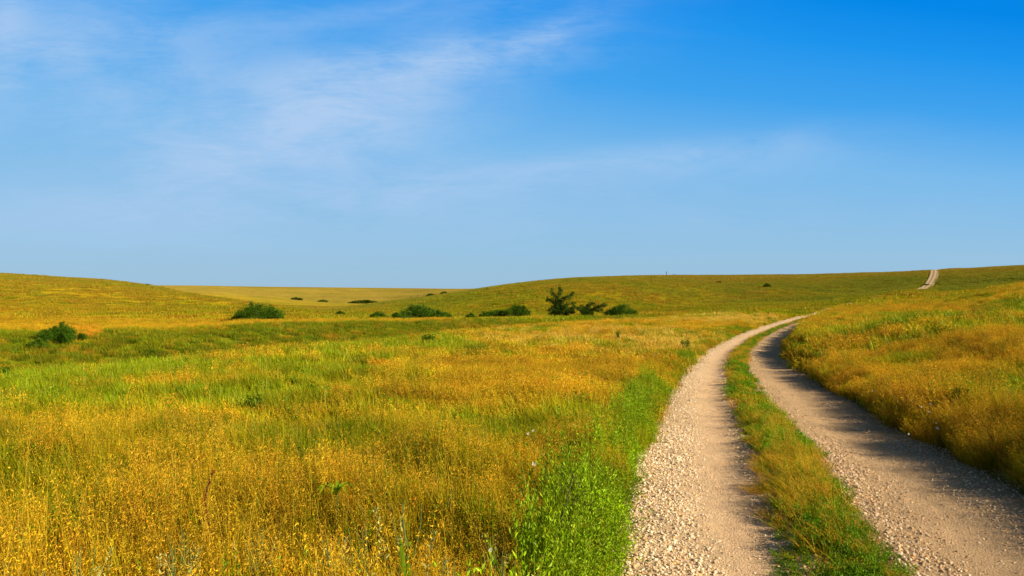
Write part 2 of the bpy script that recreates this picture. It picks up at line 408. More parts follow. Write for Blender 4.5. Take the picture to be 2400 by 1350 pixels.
def road_z(s, yy, x=None, y=None):
    rough = 0 if x is None else .03 * fbm(x, y, .4, 3) + .016 * fbm(x, y, .07, 3, 4.0) * (1 - ss(20, 40, y)) + .05 * ss(60, 110, y)
    return rough + (np.interp(yy, _uy, _uz) + .035 * np.exp(-((s + .1) / .28) ** 2) - .03 * np.exp(-((s + .85) / .3) ** 2) - .03 * np.exp(-((s - .85) / .35) ** 2))

# ------------------------------------------------------------------ plant prototypes
class Tuft:
    def __init__(s): s.v = []; s.q = []; s.t = []; s.rv = []; s.pt = []; s.n = 0
    def add(s, v, q, rv, pt):
        s.v.append(v); s.q.append(q + s.n); s.rv.append(rv); s.pt.append(pt); s.n += len(v)
    def blades(s, n, R, h, w, lean=.25, seg=3, wind=(-.12, .02), pt=0., disc=True, base=None, rvr=(0, 1)):
        a = rng.random(n) * 2 * math.pi; r = R * np.sqrt(rng.random(n))
        b = np.c_[r * np.cos(a), r * np.sin(a)] if base is None else base
        hh = h[0] + (h[1] - h[0]) * rng.random(n)
        az = rng.random(n) * 2 * math.pi; ln = lean * (.3 + rng.random(n))
        dx = np.cos(az) * ln + wind[0]; dy = np.sin(az) * ln + wind[1]
        fa = rng.random(n) * math.pi; wx = np.cos(fa); wy = np.sin(fa)
        rv = rvr[0] + (rvr[1] - rvr[0]) * rng.random(n)
        t = np.linspace(0, 1, seg + 1)
        k = t ** 1.8
        X = b[:, :1] + dx[:, None] * k * hh[:, None]; Y = b[:, 1:] + dy[:, None] * k * hh[:, None]
        Z = hh[:, None] * (t - .18 * t ** 3 * (ln[:, None] * 2)) - .03
        ww = w * (.7 + .6 * rng.random(n))[:, None] * (1 - .85 * t ** 2)[None] * .5
        L = np.stack([X - wx[:, None] * ww, Y - wy[:, None] * ww, Z], -1); Rr = np.stack([X + wx[:, None] * ww, Y + wy[:, None] * ww, Z], -1)
        v = np.stack([L, Rr], 2).reshape(n, -1, 3)
        m = 2 * (seg + 1); i = np.arange(seg) * 2
        q = np.stack([i, i + 1, i + 3, i + 2], 1)
        q = (np.arange(n)[:, None, None] * m + q[None]).reshape(-1, 4)
        tip = np.repeat(t, 2)[None] * np.ones((n, 1))
        s.add(v.reshape(-1, 3), q, np.repeat(rv, m), (pt + tip.ravel() * .45 if pt == 0 else np.full(n * m, pt)))
        return np.stack([X[:, -1], Y[:, -1], Z[:, -1]], -1), np.stack([X[:, -2], Y[:, -2], Z[:, -2]], -1)
    def diamonds(s, c, d, ln, w, pt, rvr=(0, 1), cup=.25):
        """small folded leaves / spikelets at points c pointing along d"""
        n = len(c); d = d / np.linalg.norm(d, axis=1, keepdims=True)
        u = rng.normal(size=(n, 3)); u -= (u * d).sum(1, keepdims=True) * d; u /= np.linalg.norm(u, axis=1, keepdims=True)
        nn = np.cross(d, u)
        ln = np.asarray(ln).reshape(-1, 1) * np.ones((n, 1)); w = np.asarray(w).reshape(-1, 1) * np.ones((n, 1))
        v = np.stack([c, c + d * ln * .45 + u * w * .5 + nn * w * cup, c + d * ln, c + d * ln * .45 - u * w * .5 + nn * w * cup], 1)
        q = np.arange(n)[:, None] * 4 + np.array([[0, 1, 2, 3]])
        rv = rvr[0] + (rvr[1] - rvr[0]) * rng.random(n)
        s.add(v.reshape(-1, 3), q, np.repeat(rv, 4), np.full(4 * n, pt))
    def mesh(s, name, mat):
        v = np.concatenate(s.v); q = np.concatenate(s.q)
        return mesh_np(name, v, [q], {'rv': ('FLOAT', np.concatenate(s.rv)), 'pt': ('FLOAT', np.clip(np.concatenate(s.pt), 0, 1))}, mat)

def seed_heads(t, tip, sub, k, ln, w, spread, droop):
    n = len(tip); f = rng.random((n, k))
    ax = tip - sub
    c = tip[:, None] - ax[:, None] * f[..., None] * .9
    off = rng.normal(size=(n, k, 3)) * spread; off[..., 2] -= abs(off[..., 2]) * .5; off[..., 0] -= spread * .5
    c = (c + off).reshape(-1, 3)
    d = np.repeat(ax / np.linalg.norm(ax, axis=1, keepdims=True), k, 0) * (.6 - droop) + rng.normal(size=(n * k, 3)) * .45 + np.array((-.35, .1, -droop))
    t.diamonds(c, d, ln * (.6 + .8 * rng.random(n * k)), w, 1.0)

def gold_tuft(R, n, h, w, k, ln, sw, nb):
    t = Tuft(); t.blades(nb, R, (h[0] * .3, h[1] * .75), w * 1.5, .35)
    tip, sub = t.blades(n, R * .9, h, w, .22, 4, (-.16, .03))
    seed_heads(t, tip, sub, k, ln, sw, ln * .75, .5); return t
def green_tuft(R, n, h, w):
    t = Tuft(); t.blades(n, R, h, w, .38, 4, (-.12, .02)); return t
def fine_tuft(R, n, h, w):
    t = Tuft(); t.blades(n, R, h, w, .5, 4, (-.35, .03)); tip, sub = t.blades(n // 3, R, (h[0], h[1] * 1.15), w, .35, 4, (-.35, .03))
    seed_heads(t, tip, sub, 4, w * 4, w * 1.2, w * 2.5, .2); return t
def leafy_tuft(n, R, h, leaf, per, up=.4):
    """herb with many small leaves up its stems"""
    t = Tuft(); tip, sub = t.blades(n, R, h, .004, .35, 3, (-.05, 0), rvr=(.1, .5))
    b = tip.copy(); b[:, :2] = b[:, :2] * .45; b[:, 2] = 0
    f = rng.random((n, per)) ** .75
    f = .12 + .9 * f
    c = b[:, None] * (1 - f[..., None]) + tip[:, None] * f[..., None]
    a = rng.random((n, per)) * 2 * math.pi
    d = np.stack([np.cos(a), np.sin(a), up + .5 * rng.random((n, per))], -1)
    sz = leaf * (1.15 - .5 * f) * (.7 + .6 * rng.random((n, per)))
    t.diamonds((c + d * .004).reshape(-1, 3), d.reshape(-1, 3), sz.ravel(), sz.ravel() * .42, 0., (0, 1)); return t

def proto_collection(name, tufts, mat):
    c = bpy.data.collections.new(name)
    for i, t in enumerate(tufts):
        o = bpy.data.objects.new('%s_%02d' % (name, i), t.mesh(name, mat) if isinstance(t, Tuft) else t); c.objects.link(o)
    return c

def instancer(name, coll, P, rot, scl, pi, ca, cb, label, cat):
    me = bpy.data.meshes.new(name); n = len(P)
    me.vertices.add(n); me.vertices.foreach_set('co', np.asarray(P, np.float32).ravel())
    for k, tp, arr in (('rot', 'FLOAT_VECTOR', rot), ('scl', 'FLOAT_VECTOR', scl), ('pi', 'INT', pi), ('ca', 'FLOAT_COLOR', np.c_[ca, np.ones(n)]), ('cb', 'FLOAT_COLOR', np.c_[cb, np.ones(n)])):
        a = me.attributes.new(k, tp, 'POINT'); key = {'FLOAT_VECTOR': 'vector', 'INT': 'value', 'FLOAT_COLOR': 'color'}[tp]
        a.data.foreach_set(key, np.asarray(arr, np.int32 if tp == 'INT' else np.float32).ravel())
    o = link(name, me)
    g = bpy.data.node_groups.new(name + '_scatter', 'GeometryNodeTree')
    g.interface.new_socket('Geometry', in_out='INPUT', socket_type='NodeSocketGeometry'); g.interface.new_socket('Geometry', in_out='OUTPUT', socket_type='NodeSocketGeometry')
    gi = g.nodes.new('NodeGroupInput'); go = g.nodes.new('NodeGroupOutput'); ip = g.nodes.new('GeometryNodeInstanceOnPoints')
    ci = g.nodes.new('GeometryNodeCollectionInfo'); ci.inputs[0].default_value = coll; ci.inputs['Separate Children'].default_value = True; ci.inputs['Reset Children'].default_value = True
    def na(nm, dt):
        a = g.nodes.new('GeometryNodeInputNamedAttribute'); a.data_type = dt; a.inputs[0].default_value = nm; return a.outputs[0]
    L = g.links.new
    L(gi.outputs[0], ip.inputs['Points']); L(ci.outputs[0], ip.inputs['Instance']); ip.inputs['Pick Instance'].default_value = True
    L(na('pi', 'INT'), ip.inputs['Instance Index']); L(na('scl', 'FLOAT_VECTOR'), ip.inputs['Scale'])
    er = g.nodes.new('FunctionNodeEulerToRotation'); L(na('rot', 'FLOAT_VECTOR'), er.inputs[0]); L(er.outputs[0], ip.inputs['Rotation'])
    L(ip.outputs[0], go.inputs[0])
    md = o.modifiers.new('scatter', 'NODES'); md.node_group = g
    return tag(o, label, cat, kind='stuff')

def scatter(d0, d1, dens, fall=0., margin=.72, extra=2.0):
    """points in the wedge in front of the camera between the two depths, thinning with distance"""
    n = int(dens * ((d1 * d1 - d0 * d0) * margin + 2 * extra * (d1 - d0)))
    out = []
    y = np.sqrt(rng.random(n * 2) * (d1 * d1 - d0 * d0) + d0 * d0)
    x = (rng.random(n * 2) * 2 - 1) * (d1 * margin + extra)
    k = np.abs(x) < y * margin + extra
    x, y = x[k], y[k]
    if fall:
        k = rng.random(len(x)) < (d0 / y) ** fall; x, y = x[k], y[k]
    return x, y

def vary(c, amt, n):
    return c * (1 + amt * (rng.random((n, 1)) * 2 - 1)) * (1 + .12 * (rng.random((n, 3)) * 2 - 1))

HEAD = np.array((.74, .44, .018)); HEADFAR = np.array((.66, .40, .055))
def field_layer(name, d0, d1, dens, sets, label, fall=0, hs=1.0, extra=2.0):
    """sets: (species -> list of proto indices)"""
    x, y = scatter(d0, d1, dens, fall, .72, extra)
    s, rz, yy = road_s(x, y)
    edge = (1.66 + .22 * fbm(x, y, .6, 3, 3.0) * 2) * (1 - .26 * ss(170, 205, y))
    k = (np.abs(s) > edge + np.where(s > 0, .04, .0)) & (rng.random(len(x)) < .9 + 2.0 * fbm(x, y, .42, 3, 31.) + 1.0 * fbm(x, y, 1.7, 2, 17.))
    g = green(x, y); ru = rust(x, y)
    # bare-ish verge on the left edge thinned
    x, y, s, g, ru = x[k], y[k], s[k], g[k], ru[k]; n = len(x)
    z = H(x, y)
    gul = gullyness(x, y)
    u = rng.random(n)
    gg = np.clip((g - .5) * 1.6 + .72, .26, .97)
    isg = (u < gg) & ~((gul > .3) & (rng.random(n) < .04)); isr = (~isg) & (rng.random(n) < (.20 + .55 * ru) * np.where(s > 0, .8, 1) * (1 - .6 * ss(30, 70, np.hypot(x, y))))
    sp = np.where(isg, 1, np.where(isr, 2, 0))
    if 'herb' in sets: sp = np.where(rng.random(n) < .05, 3, sp)
    pi = np.zeros(n, int)
    for q, key in enumerate(('gold', 'green', 'rust', 'herb')):
        if key in sets:
            m = sp == q; pi[m] = rng.choice(sets[key], m.sum())
    hn = 1 + (1.5 - .7 * ss(8, 22, np.hypot(x, y)) - .3 * (s > 0)) * fbm(x, y, .9, 3, 7.7) + .7 * fbm(x, y, 6, 2, 5.5)
    hh = hs * hn * (.75 + .45 * rng.random(n)) * np.where((rng.random(n) < .05) & (sp == 0) & (y < 20), 1.4, 1.) * np.where(sp == 1, .95, 1.) * (1 - .35 * ss(3.0, 1.7, np.abs(s)) * 0)
    hh = hh * np.where(s > 0, .85 + .15 * ss(1.6, 2.3, s), .62 + .38 * ss(1.6, 2.8, np.abs(s)))
    br = 1 + 1.0 * fbm(x, y, 1.1, 4, 21.)
    gc = np.array((.52, .30, .025)); 
    ca = np.zeros((n, 3)); cb = np.zeros((n, 3))
    def setc(m, a, b):
        k = m.sum(); ca[m] = vary(np.array(a), .28, k) ; cb[m] = vary(np.array(b), .22, k)
    mix = g[:, None]
    setc(sp == 0, (.35, .225, .005), HEAD)
    m = sp == 0; ca[m] = ca[m] * (1 - mix[m]) + ca[m] * np.array((.62, .95, .7)) * mix[m]
    setc(sp == 1, (.225, .255, .003), (.44, .39, .006))
    m = sp == 1; lush = (ss(.45, .9, g[m]) * (1 - .25 * gul[m]))[:, None]; ca[m] = ca[m] * (1 - lush) * np.array((1.2, 1., 1.)) + ca[m] * np.array((.80, .93, .9)) * lush
    cb[m] = cb[m] * (1 - lush) + cb[m] * np.array((.66, .80, .9)) * lush
    setc(sp == 2, (.34, .155, .005), (.54, .28, .012))
    setc(sp == 3, (.15, .28, .005), (.2, .33, .008))
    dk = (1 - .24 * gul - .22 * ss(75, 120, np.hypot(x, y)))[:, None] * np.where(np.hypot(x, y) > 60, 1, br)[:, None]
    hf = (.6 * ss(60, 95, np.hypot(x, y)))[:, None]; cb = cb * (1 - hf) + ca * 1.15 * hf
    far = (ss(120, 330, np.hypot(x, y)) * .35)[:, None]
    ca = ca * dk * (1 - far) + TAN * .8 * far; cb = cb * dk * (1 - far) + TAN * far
    PX, PY = px(x, np.maximum(y, 1), z); om = np.exp(-((PX - 197) / 38) ** 2 - ((PY - 782) / 20) ** 2) * ss(44, 48, y); om = (rng.random(n) < om * .7)[:, None]
    ca = np.where(om, vary(np.array((.55, .26, .01)), .2, n), ca); cb = np.where(om, vary(np.array((.75, .36, .02)), .2, n), cb)
    pa = np.exp(-((PX - 1570) / 90) ** 2 - ((PY - 812) / 26) ** 2) + .8 * np.exp(-((PX - 1730) / 130) ** 2 - ((PY - 752) / 10) ** 2) + .6 * np.exp(-((PX - 1330) / 160) ** 2 - ((PY - 800) / 22) ** 2)
    pm = ((rng.random(n) < pa * .9) & (s < 0))[:, None]; ca = np.where(pm, vary(np.array((.58, .38, .03)), .15, n), ca); cb = np.where(pm, vary(np.array((.86, .60, .10)), .12, n), cb)
    scl = np.stack([np.full(n, 1.) * (.85 + .3 * rng.random(n)), (.85 + .3 * rng.random(n)), hh], 1)
    rot = np.zeros((n, 3)); rot[:, 2] = (rng.random(n) - .5) * 1.6
    rot[:, 0] = (rng.random(n) - .5) * .15
    return x, y, z, rot, scl, pi, ca, cb, label

# ---- near
protos0 = [gold_tuft(.07, 8, (.30, .52), .003, 12, .0165, .0040, 16) for _ in range(6)]
protos0 += [green_tuft(.07, 28, (.18, .44), .005) for _ in range(4)]
protos0 += [fine_tuft(.08, 30, (.25, .42), .003) for _ in range(4)]
protos0 += [leafy_tuft(6, .08, (.22, .50), .027, 15) for _ in range(3)]
protos0 += [leafy_tuft(9, .10, (.09, .2), .026, 12, .7) for _ in range(3)]
C0 = proto_collection('near_grass', protos0, M_GRASS)
S0 = {'gold': np.arange(0, 6), 'green': np.arange(6, 10), 'rust': np.arange(10, 14), 'herb': np.arange(14, 17)}
protos1 = [gold_tuft(.15, 17, (.28, .48), .005, 9, .027, .0068, 30) for _ in range(5)]
protos1 += [green_tuft(.15, 44, (.18, .44), .010) for _ in range(4)]
protos1 += [fine_tuft(.16, 46, (.22, .42), .006) for _ in range(4)]
protos1 += [leafy_tuft(9, .13, (.2, .42), .045, 14) for _ in range(3)]
protos1 += [leafy_tuft(12, .13, (.10, .22), .042, 10, .7) for _ in range(3)]
C1 = proto_collection('mid_grass', protos1, M_GRASS)
S1 = {'gold': np.arange(0, 5), 'green': np.arange(5, 9), 'rust': np.arange(9, 13), 'herb': np.arange(13, 16)}
protos2 = [gold_tuft(.36, 36, (.24, .45), .011, 6, .05, .014, 60) for _ in range(5)]
protos2 += [green_tuft(.36, 95, (.16, .42), .017) for _ in range(4)]
protos2 += [fine_tuft(.36, 75, (.2, .40), .014) for _ in range(4)]
protos2 += [leafy_tuft(12, .3, (.2, .4), .09, 12) for _ in range(2)]
C2 = proto_collection('far_grass', protos2, M_GRASS)
S2 = {'gold': np.arange(0, 5), 'green': np.arange(5, 9), 'rust': np.arange(9, 13), 'herb': np.arange(13, 15)}
def hill_tuft(n, h, w):
    t = Tuft(); t.blades(n, 1.3, h, w, .45, 2, (-.12, .02)); t.blades(n // 2, 1.3, (h[1] * .8, h[1] * 1.1), w * .8, .3, 2, (-.12, .02), pt=1.); return t
protos3 = [hill_tuft(90, (.12, .34), .05) for _ in range(6)]
C3 = proto_collection('hill_grass', protos3, M_GRASS)
S3 = {'gold': np.arange(0, 6), 'green': np.arange(0, 6), 'rust': np.arange(0, 6)}

def put(L, name, coll, cat='grass'):
    x, y, z, rot, scl, pi, ca, cb, label = L
    instancer(name, coll, np.stack([x, y, z], 1), rot, scl, pi, ca, cb, label, cat)
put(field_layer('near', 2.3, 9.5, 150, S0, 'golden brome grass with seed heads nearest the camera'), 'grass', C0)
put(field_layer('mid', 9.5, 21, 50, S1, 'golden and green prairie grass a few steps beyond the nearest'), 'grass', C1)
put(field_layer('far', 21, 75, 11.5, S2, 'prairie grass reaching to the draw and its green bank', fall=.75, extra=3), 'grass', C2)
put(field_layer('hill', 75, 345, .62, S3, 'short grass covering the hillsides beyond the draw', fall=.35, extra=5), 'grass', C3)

# ---- centre strip between the wheel tracks
def strip_points(n, y0, y1, lo, hi, pw=1.0):
    yy = y0 + (y1 - y0) * rng.random(n) ** pw
    s = lo + (hi - lo) * rng.random(n)
    t = np.interp(yy, _uy, _us); c = np.interp(yy, _uy, _ux)
    x = c + s / np.sqrt(1 + t * t); y = yy - s * t / np.sqrt(1 + t * t)
    return x, y, s, yy
def strip_layer(n, y0, y1, sc, pw, coll, sets, name, label, hs):
    x, y, s, yy = strip_points(n, y0, y1, -.68, .34, pw)
    e = .40 + .30 * fbm(x, y, .45, 3, 2.0) * 2 * .5
    ctr = -.12 + .04 * np.sin(yy * .7) - .16 * (1 - ss(4.6, 7.5, yy))
    k = (np.abs(s - ctr) < e * (.9 - .12 * ss(12, 20, yy))) & (rng.random(len(s)) < 1.15 - .75 * np.abs(s - ctr) / e); x, y, s, yy, ctr = x[k], y[k], s[k], yy[k], ctr[k]; n = len(x)
    z = road_z(s, yy, x, y) - .01
    wn = fbm(x, y, .9, 3, 9.0) + .22 * (1 - ss(5.4, 6.9, yy)) + .05 * (s - ctr) / .3 * np.where(yy < 8, 1, -1)
    herb = rng.random(n) < ss(-.14, .10, wn) * .66 + .18
    u = rng.random(n)
    sp = np.where(herb, 3, np.where(u < .25, 2, np.where(u < .68, 0, 1)))
    pi = np.zeros(n, int)
    for q, key in enumerate(('gold', 'green', 'rust', 'herb')):
        m = sp == q; pi[m] = rng.choice(sets[key] if q < 3 else np.array([17, 18, 19]) - (coll is C1), m.sum())
    ca = np.zeros((n, 3)); cb = np.zeros((n, 3))
    for q, a, b in ((0, (.42, .25, .01), (.72, .42, .03)), (1, (.2, .26, .005), (.42, .38, .01)), (2, (.50, .26, .008), (.72, .40, .02)), (3, (.16, .31, .006), (.26, .42, .012))):
        m = sp == q; ca[m] = vary(np.array(a), .3, m.sum()); cb[m] = vary(np.array(b), .25, m.sum())
    ca = np.where(((sp == 3) & (yy < 6.8))[:, None], ca * .78, ca)
    hh = hs * (.65 + .5 * rng.random(n)) * (1 - .62 * ss(.10, .40, np.abs(s - ctr))) * np.where(sp == 3, 2.0, 1) * np.where((sp == 0) & (yy > 6.8) & (rng.random(n) < .12), 1.6, 1) * (1 + 1.0 * fbm(x, y, .7, 2, 1.1))
    scl = np.stack([sc * (.8 + .4 * rng.random(n))] * 2 + [hh], 1)
    rot = np.zeros((n, 3)); rot[:, 2] = rng.random(n) * 6.28 * (sp == 3) + (rng.random(n) - .5) * 1.5
    instancer(name, coll, np.stack([x, y, z], 1), rot, scl, pi, ca, cb, label, 'grass')
strip_layer(3300, 2.5, 13, .8, 1.0, C0, S0, 'grass', 'clover and golden grass strip between the two wheel tracks', .55)
strip_layer(1500, 13, 45, .9, 1.0, C1, S1, 'grass', 'green strip between the wheel tracks as the road bends away', .5)
strip_layer(900, 45, 120, 1.0, 1.0, C1, S1, 'grass', 'far end of the grass strip between the wheel tracks', .5)
strip_layer(160, 205, 320, 1.0, 1.0, C1, S1, 'grass', 'low grass strip on the distant road up the hill', .3)

# ---- bright leafy weeds along the left verge
def weeds():
    x, y, s, yy = strip_points(5200, 2.6, 15, -2.9, -1.62, 1.0)
    wid = .34 + .06 * (1 - ss(6, 9, yy)) + .3 * fbm(x, y, .8, 3, 6.6) * 2
    k = (s < -1.66 + .25 * fbm(x, y, .4, 3, 3.3)) & (s > -1.7 - wid) & (rng.random(len(s)) < .72 + 1.2 * fbm(x, y, .35, 3, 8.)); x, y, s, yy = x[k], y[k], s[k], yy[k]; n = len(x)
    pi = rng.choice(np.arange(14, 17), n); z = H(x, y)
    ca = vary(np.array((.24, .37, .006)), .4, n) * (1 + 1.2 * fbm(x, y, .35, 2, 3.))[:, None]; cb = vary(np.array((.4, .48, .02)), .3, n)
    hh = (.85 + .65 * rng.random(n)) * (.6 + .65 * (1 - ss(-2.1, -1.6, s))) * (1 + fbm(x, y, .5, 2, 4.4))
    scl = np.stack([.85 + .4 * rng.random(n)] * 2 + [hh], 1); rot = np.zeros((n, 3)); rot[:, 2] = rng.random(n) * 6.28
    instancer('weeds', C0, np.stack([x, y, z], 1), rot, scl, pi, ca, cb, 'bright green leafy weeds along the left edge of the gravel', 'weeds')
    # greener verge further on, and along the right edge of the right track
    x, y, s, yy = strip_points(1500, 13, 60, -2.5, -1.6, 1.0); n = len(x)
    k = rng.random(n) < .5 + fbm(x, y, 2, 3, 1.) ; x, y, s = x[k], y[k], s[k]; n = len(x)
    scl = np.stack([.8 + .4 * rng.random(n)] * 2 + [.45 + .4 * rng.random(n)], 1); rot = np.zeros((n, 3)); rot[:, 2] = rng.random(n) * 6.28
    instancer('weeds', C1, np.stack([x, y, H(x, y)], 1), rot, scl, rng.choice(np.arange(13, 16), n), vary(np.array((.22, .32, .006)), .3, n), vary(np.array((.36, .42, .01)), .2, n),
              'patchy green weeds along the left gravel edge round the bend', 'weeds')
weeds()

# ---- loose stones
def rock_mesh(i):
    me = bpy.data.meshes.new('stone')
    import bmesh
    bm = bmesh.new(); bmesh.ops.create_icosphere(bm, subdivisions=1, radius=.5)
    r = np.random.default_rng(100 + i)
    sc = r.uniform(.65, 1.25, 3); sc[2] *= .7
    for v in bm.verts:
        k = r.uniform(.72, 1.15); v.co = Vector((v.co.x * sc[0] * k, v.co.y * sc[1] * k, v.co.z * sc[2] * k))
    bm.to_mesh(me); bm.free(); me.materials.append(M_ROCK); return me
CR = proto_collection('stones', [rock_mesh(i) for i in range(8)], M_ROCK)
def gravel(n, y0, y1, smin, smax, pw, label):
    x, y, s, yy = strip_points(n, y0, y1, -1.85, 1.8, pw)
    sj = s + .25 * fbm(x, y, .6, 3, 13.)
    dn = 1.1 * np.interp(sj, [-1.85, -1.6, -1.2, -1.03, -.92, -.72, -.6, -.45, -.3, .1, .2, .38, .55, .75, 1.0, 1.2, 1.45, 1.8], [.3, 1, .9, .4, .07, .07, .35, .6, .1, .2, .95, .85, .5, .16, .16, .45, .5, .2])
    dn = dn * (1 + .6 * fbm(x, y, .8, 3, 5.))
    k = rng.random(len(x)) < dn; x, y, s, yy, dn = x[k], y[k], s[k], yy[k], dn[k]; n = len(x)
    sz = smin + (smax - smin) * rng.random(n) ** 5.0
    sz = sz * (.6 + .5 * dn)
    z = road_z(s, yy, x, y) + sz * .08
    rot = rng.random((n, 3)) * 6.28
    rot[:, :2] = (rot[:, :2] - 3.14) * .15
    pal = np.array([(.76, .58, .37), (.68, .48, .28), (.60, .41, .22), (.84, .69, .48), (.46, .31, .17), (.66, .40, .16)])
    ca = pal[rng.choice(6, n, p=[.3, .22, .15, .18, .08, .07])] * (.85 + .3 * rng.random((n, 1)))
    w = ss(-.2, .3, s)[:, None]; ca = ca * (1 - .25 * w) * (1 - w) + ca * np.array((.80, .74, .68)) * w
    scl = np.stack([sz] * 3, 1)
    instancer('gravel', CR, np.stack([x, y, z], 1), rot, scl, rng.integers(0, 8, n), ca, ca, label, 'gravel')
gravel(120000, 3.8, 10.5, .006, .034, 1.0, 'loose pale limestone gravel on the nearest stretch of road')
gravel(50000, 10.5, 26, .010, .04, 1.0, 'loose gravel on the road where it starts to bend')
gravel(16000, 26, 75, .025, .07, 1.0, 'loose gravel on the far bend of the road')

# ------------------------------------------------------------------ shrubs and trees
def tube(pts, rad, n=6):
    pts = np.asarray(pts, float); V = []; F = []
    for i, p in enumerate(pts):
        d = pts[min(i + 1, len(pts) - 1)] - pts[max(i - 1, 0)]; d = d / (np.linalg.norm(d) + 1e-9)
        u = np.cross(d, (0.31, .9, .17)); u /= np.linalg.norm(u); w = np.cross(d, u)
        a = np.arange(n) / n * 2 * math.pi
        V.append(p + rad[i] * (np.cos(a)[:, None] * u + np.sin(a)[:, None] * w))
    V = np.concatenate(V)
    for i in range(len(pts) - 1):
        for j in range(n): F.append((i * n + j, i * n + (j + 1) % n, (i + 1) * n + (j + 1) % n, (i + 1) * n + j))
    return V, np.array(F)
def tubes_mesh(name, lst, mat):
    V = []; F = []; n = 0
    for p, r in lst:
        v, f = tube(p, r); V.append(v); F.append(f + n); n += len(v)
    return mesh_np(name, np.concatenate(V), [np.concatenate(F)], None, mat, True)
def limb(a, b, sag=.08, k=5):
    a = np.array(a, float); b = np.array(b, float); t = np.linspace(0, 1, k)[:, None]
    L = np.linalg.norm(b - a)
    p = a * (1 - t) + b * t + np.sin(t * math.pi) * np.array((0, 0, sag * L)) + rng.normal(size=(k, 3)) * L * .025 * np.sin(t * math.pi)
    return p

M_TREE = leaf_material('hawthorn_leaves', (.045, .10, .006), transl=.2, gloss=.02)
M_BUSH = leaf_material('bush_leaves', (.062, .14, .005), transl=.22, gloss=.015)
M_BUSHL = leaf_material('light_bush_leaves', (.085, .16, .006), transl=.25, gloss=.015)
M_FAR = leaf_material('distant_bush_leaves', (.085, .135, .010), transl=.2, gloss=.01)
M_PALE = leaf_material('blossoming_bush_leaves', (.070, .155, .006), (.30, .38, .10), transl=.25, gloss=.015)

def crown_mesh(name, pts, spread, per, leaf, mat, pale=0.0):
    """leaf clusters round the points"""
    t = Tuft(); pts = np.asarray(pts, float); n = len(pts)
    c = pts[:, None] + rng.normal(size=(n, per, 3)) * np.asarray(spread).reshape(-1, 1, 1) * np.array((1, 1, .8))
    c = c.reshape(-1, 3); c[:, 2] = np.maximum(c[:, 2], .03)
    d = rng.normal(size=(len(c), 3)); d[:, 2] = abs(d[:, 2]) * .8 + .1
    sz = leaf * (.6 + .8 * rng.random(len(c)))
    clump = np.repeat(rng.random(n), per)
    if pale:
        m = rng.random(len(c)) < pale * ss(.4, 1., c[:, 2] / c[:, 2].max())
        t.diamonds(c[m], d[m], sz[m] * .8, sz[m] * .6, 1.0); c, d, sz, clump = c[~m], d[~m], sz[~m], clump[~m]
    t.diamonds(c, d, sz, sz * .62, 0., (0, 1))
    t.rv[-1] = t.rv[-1] * .55 + np.repeat(clump, 4) * .45
    return t.mesh(name, mat)

def shrub(X, d, wpx, hpx, label, cat='bush', name='shrub', prof=((0, .25), (.2, .75), (.45, 1.), (.7, .8), (1, .25)), mat=None, n=150, leaf=None, group=None, sink=.1, depth=.6, pale=0., lobes=7, sparse=1.0, per=30):
    x, y, z = place(X, d); W = wpx / FX * d; Hh = hpx / FX * d * (1.18 if d < 200 else 1.0) + (.25 if d < 200 else .1)
    sink = sink * .5
    root = thing(name, label, cat, (x, y, z - sink), group)
    leaf = leaf or max(.05, .6 * d / 800)
    px_, ph = zip(*prof)
    pts = []; stems = []; spr = []
    for i in range(lobes):
        u = (i + .5 + rng.uniform(-.3, .3)) / lobes; top = np.interp(u, px_, ph) * Hh * rng.uniform(.78, 1.1)
        rx = W / lobes * 1.25; cxl = (u - .5) * W; cyl = rng.uniform(-.5, .5) * W * depth * .5
        m = max(6, int(n * 1.7) // lobes)
        for q in range(m):
            a = rng.random() * 6.28; r = math.sqrt(rng.random())
            hgt = top * (.08 + .92 * rng.random() ** .7) * math.sqrt(max(0, 1 - .55 * r * r))
            ww = rx * (.55 + .6 * math.sin(min(1, hgt / top) * 2.6))
            pts.append((np.clip(cxl + r * math.cos(a) * ww, -W * .49, W * .49), cyl + r * math.sin(a) * min(W * depth * .4, top * .8), hgt)); spr.append(min(.10 * top, rx * .35) + .02)
        stems.append((limb((rng.uniform(-.12, .12) * W * .5 + cxl * .3, cyl * .3, 0), (cxl, cyl, top * .82)), np.linspace(.035, .008, 5) * max(1, Hh)))
        for q in range(2):
            e = pts[-1 - q * 3]; stems.append((limb((cxl * .6, cyl * .6, top * .35), e), np.linspace(.016, .005, 5) * max(1, Hh)))
    for q in range(lobes * 3):          # shoots standing clear of the mass
        u = rng.uniform(.04, .96); top = np.interp(u, px_, ph) * Hh; a0 = np.array(((u - .5) * W * .25, 0, 0)); b0 = np.array(((u - .5) * W * 1.02, rng.uniform(-.3, .3) * W * depth * .5, top * rng.uniform(.8, 1.04)))
        stems.append((limb(a0, b0), np.linspace(.012, .004, 5) * max(1, Hh)))
        for t in (.6, .7, .8, .88, .95, 1.): pts.append(a0 + (b0 - a0) * t); spr.append(.035 * top + .01)
    link('stem', tubes_mesh('stem', stems, M_BARK), root)
    link('crown', crown_mesh('crown', pts, spr, per, leaf, mat or M_BUSH, pale), root)
    return root

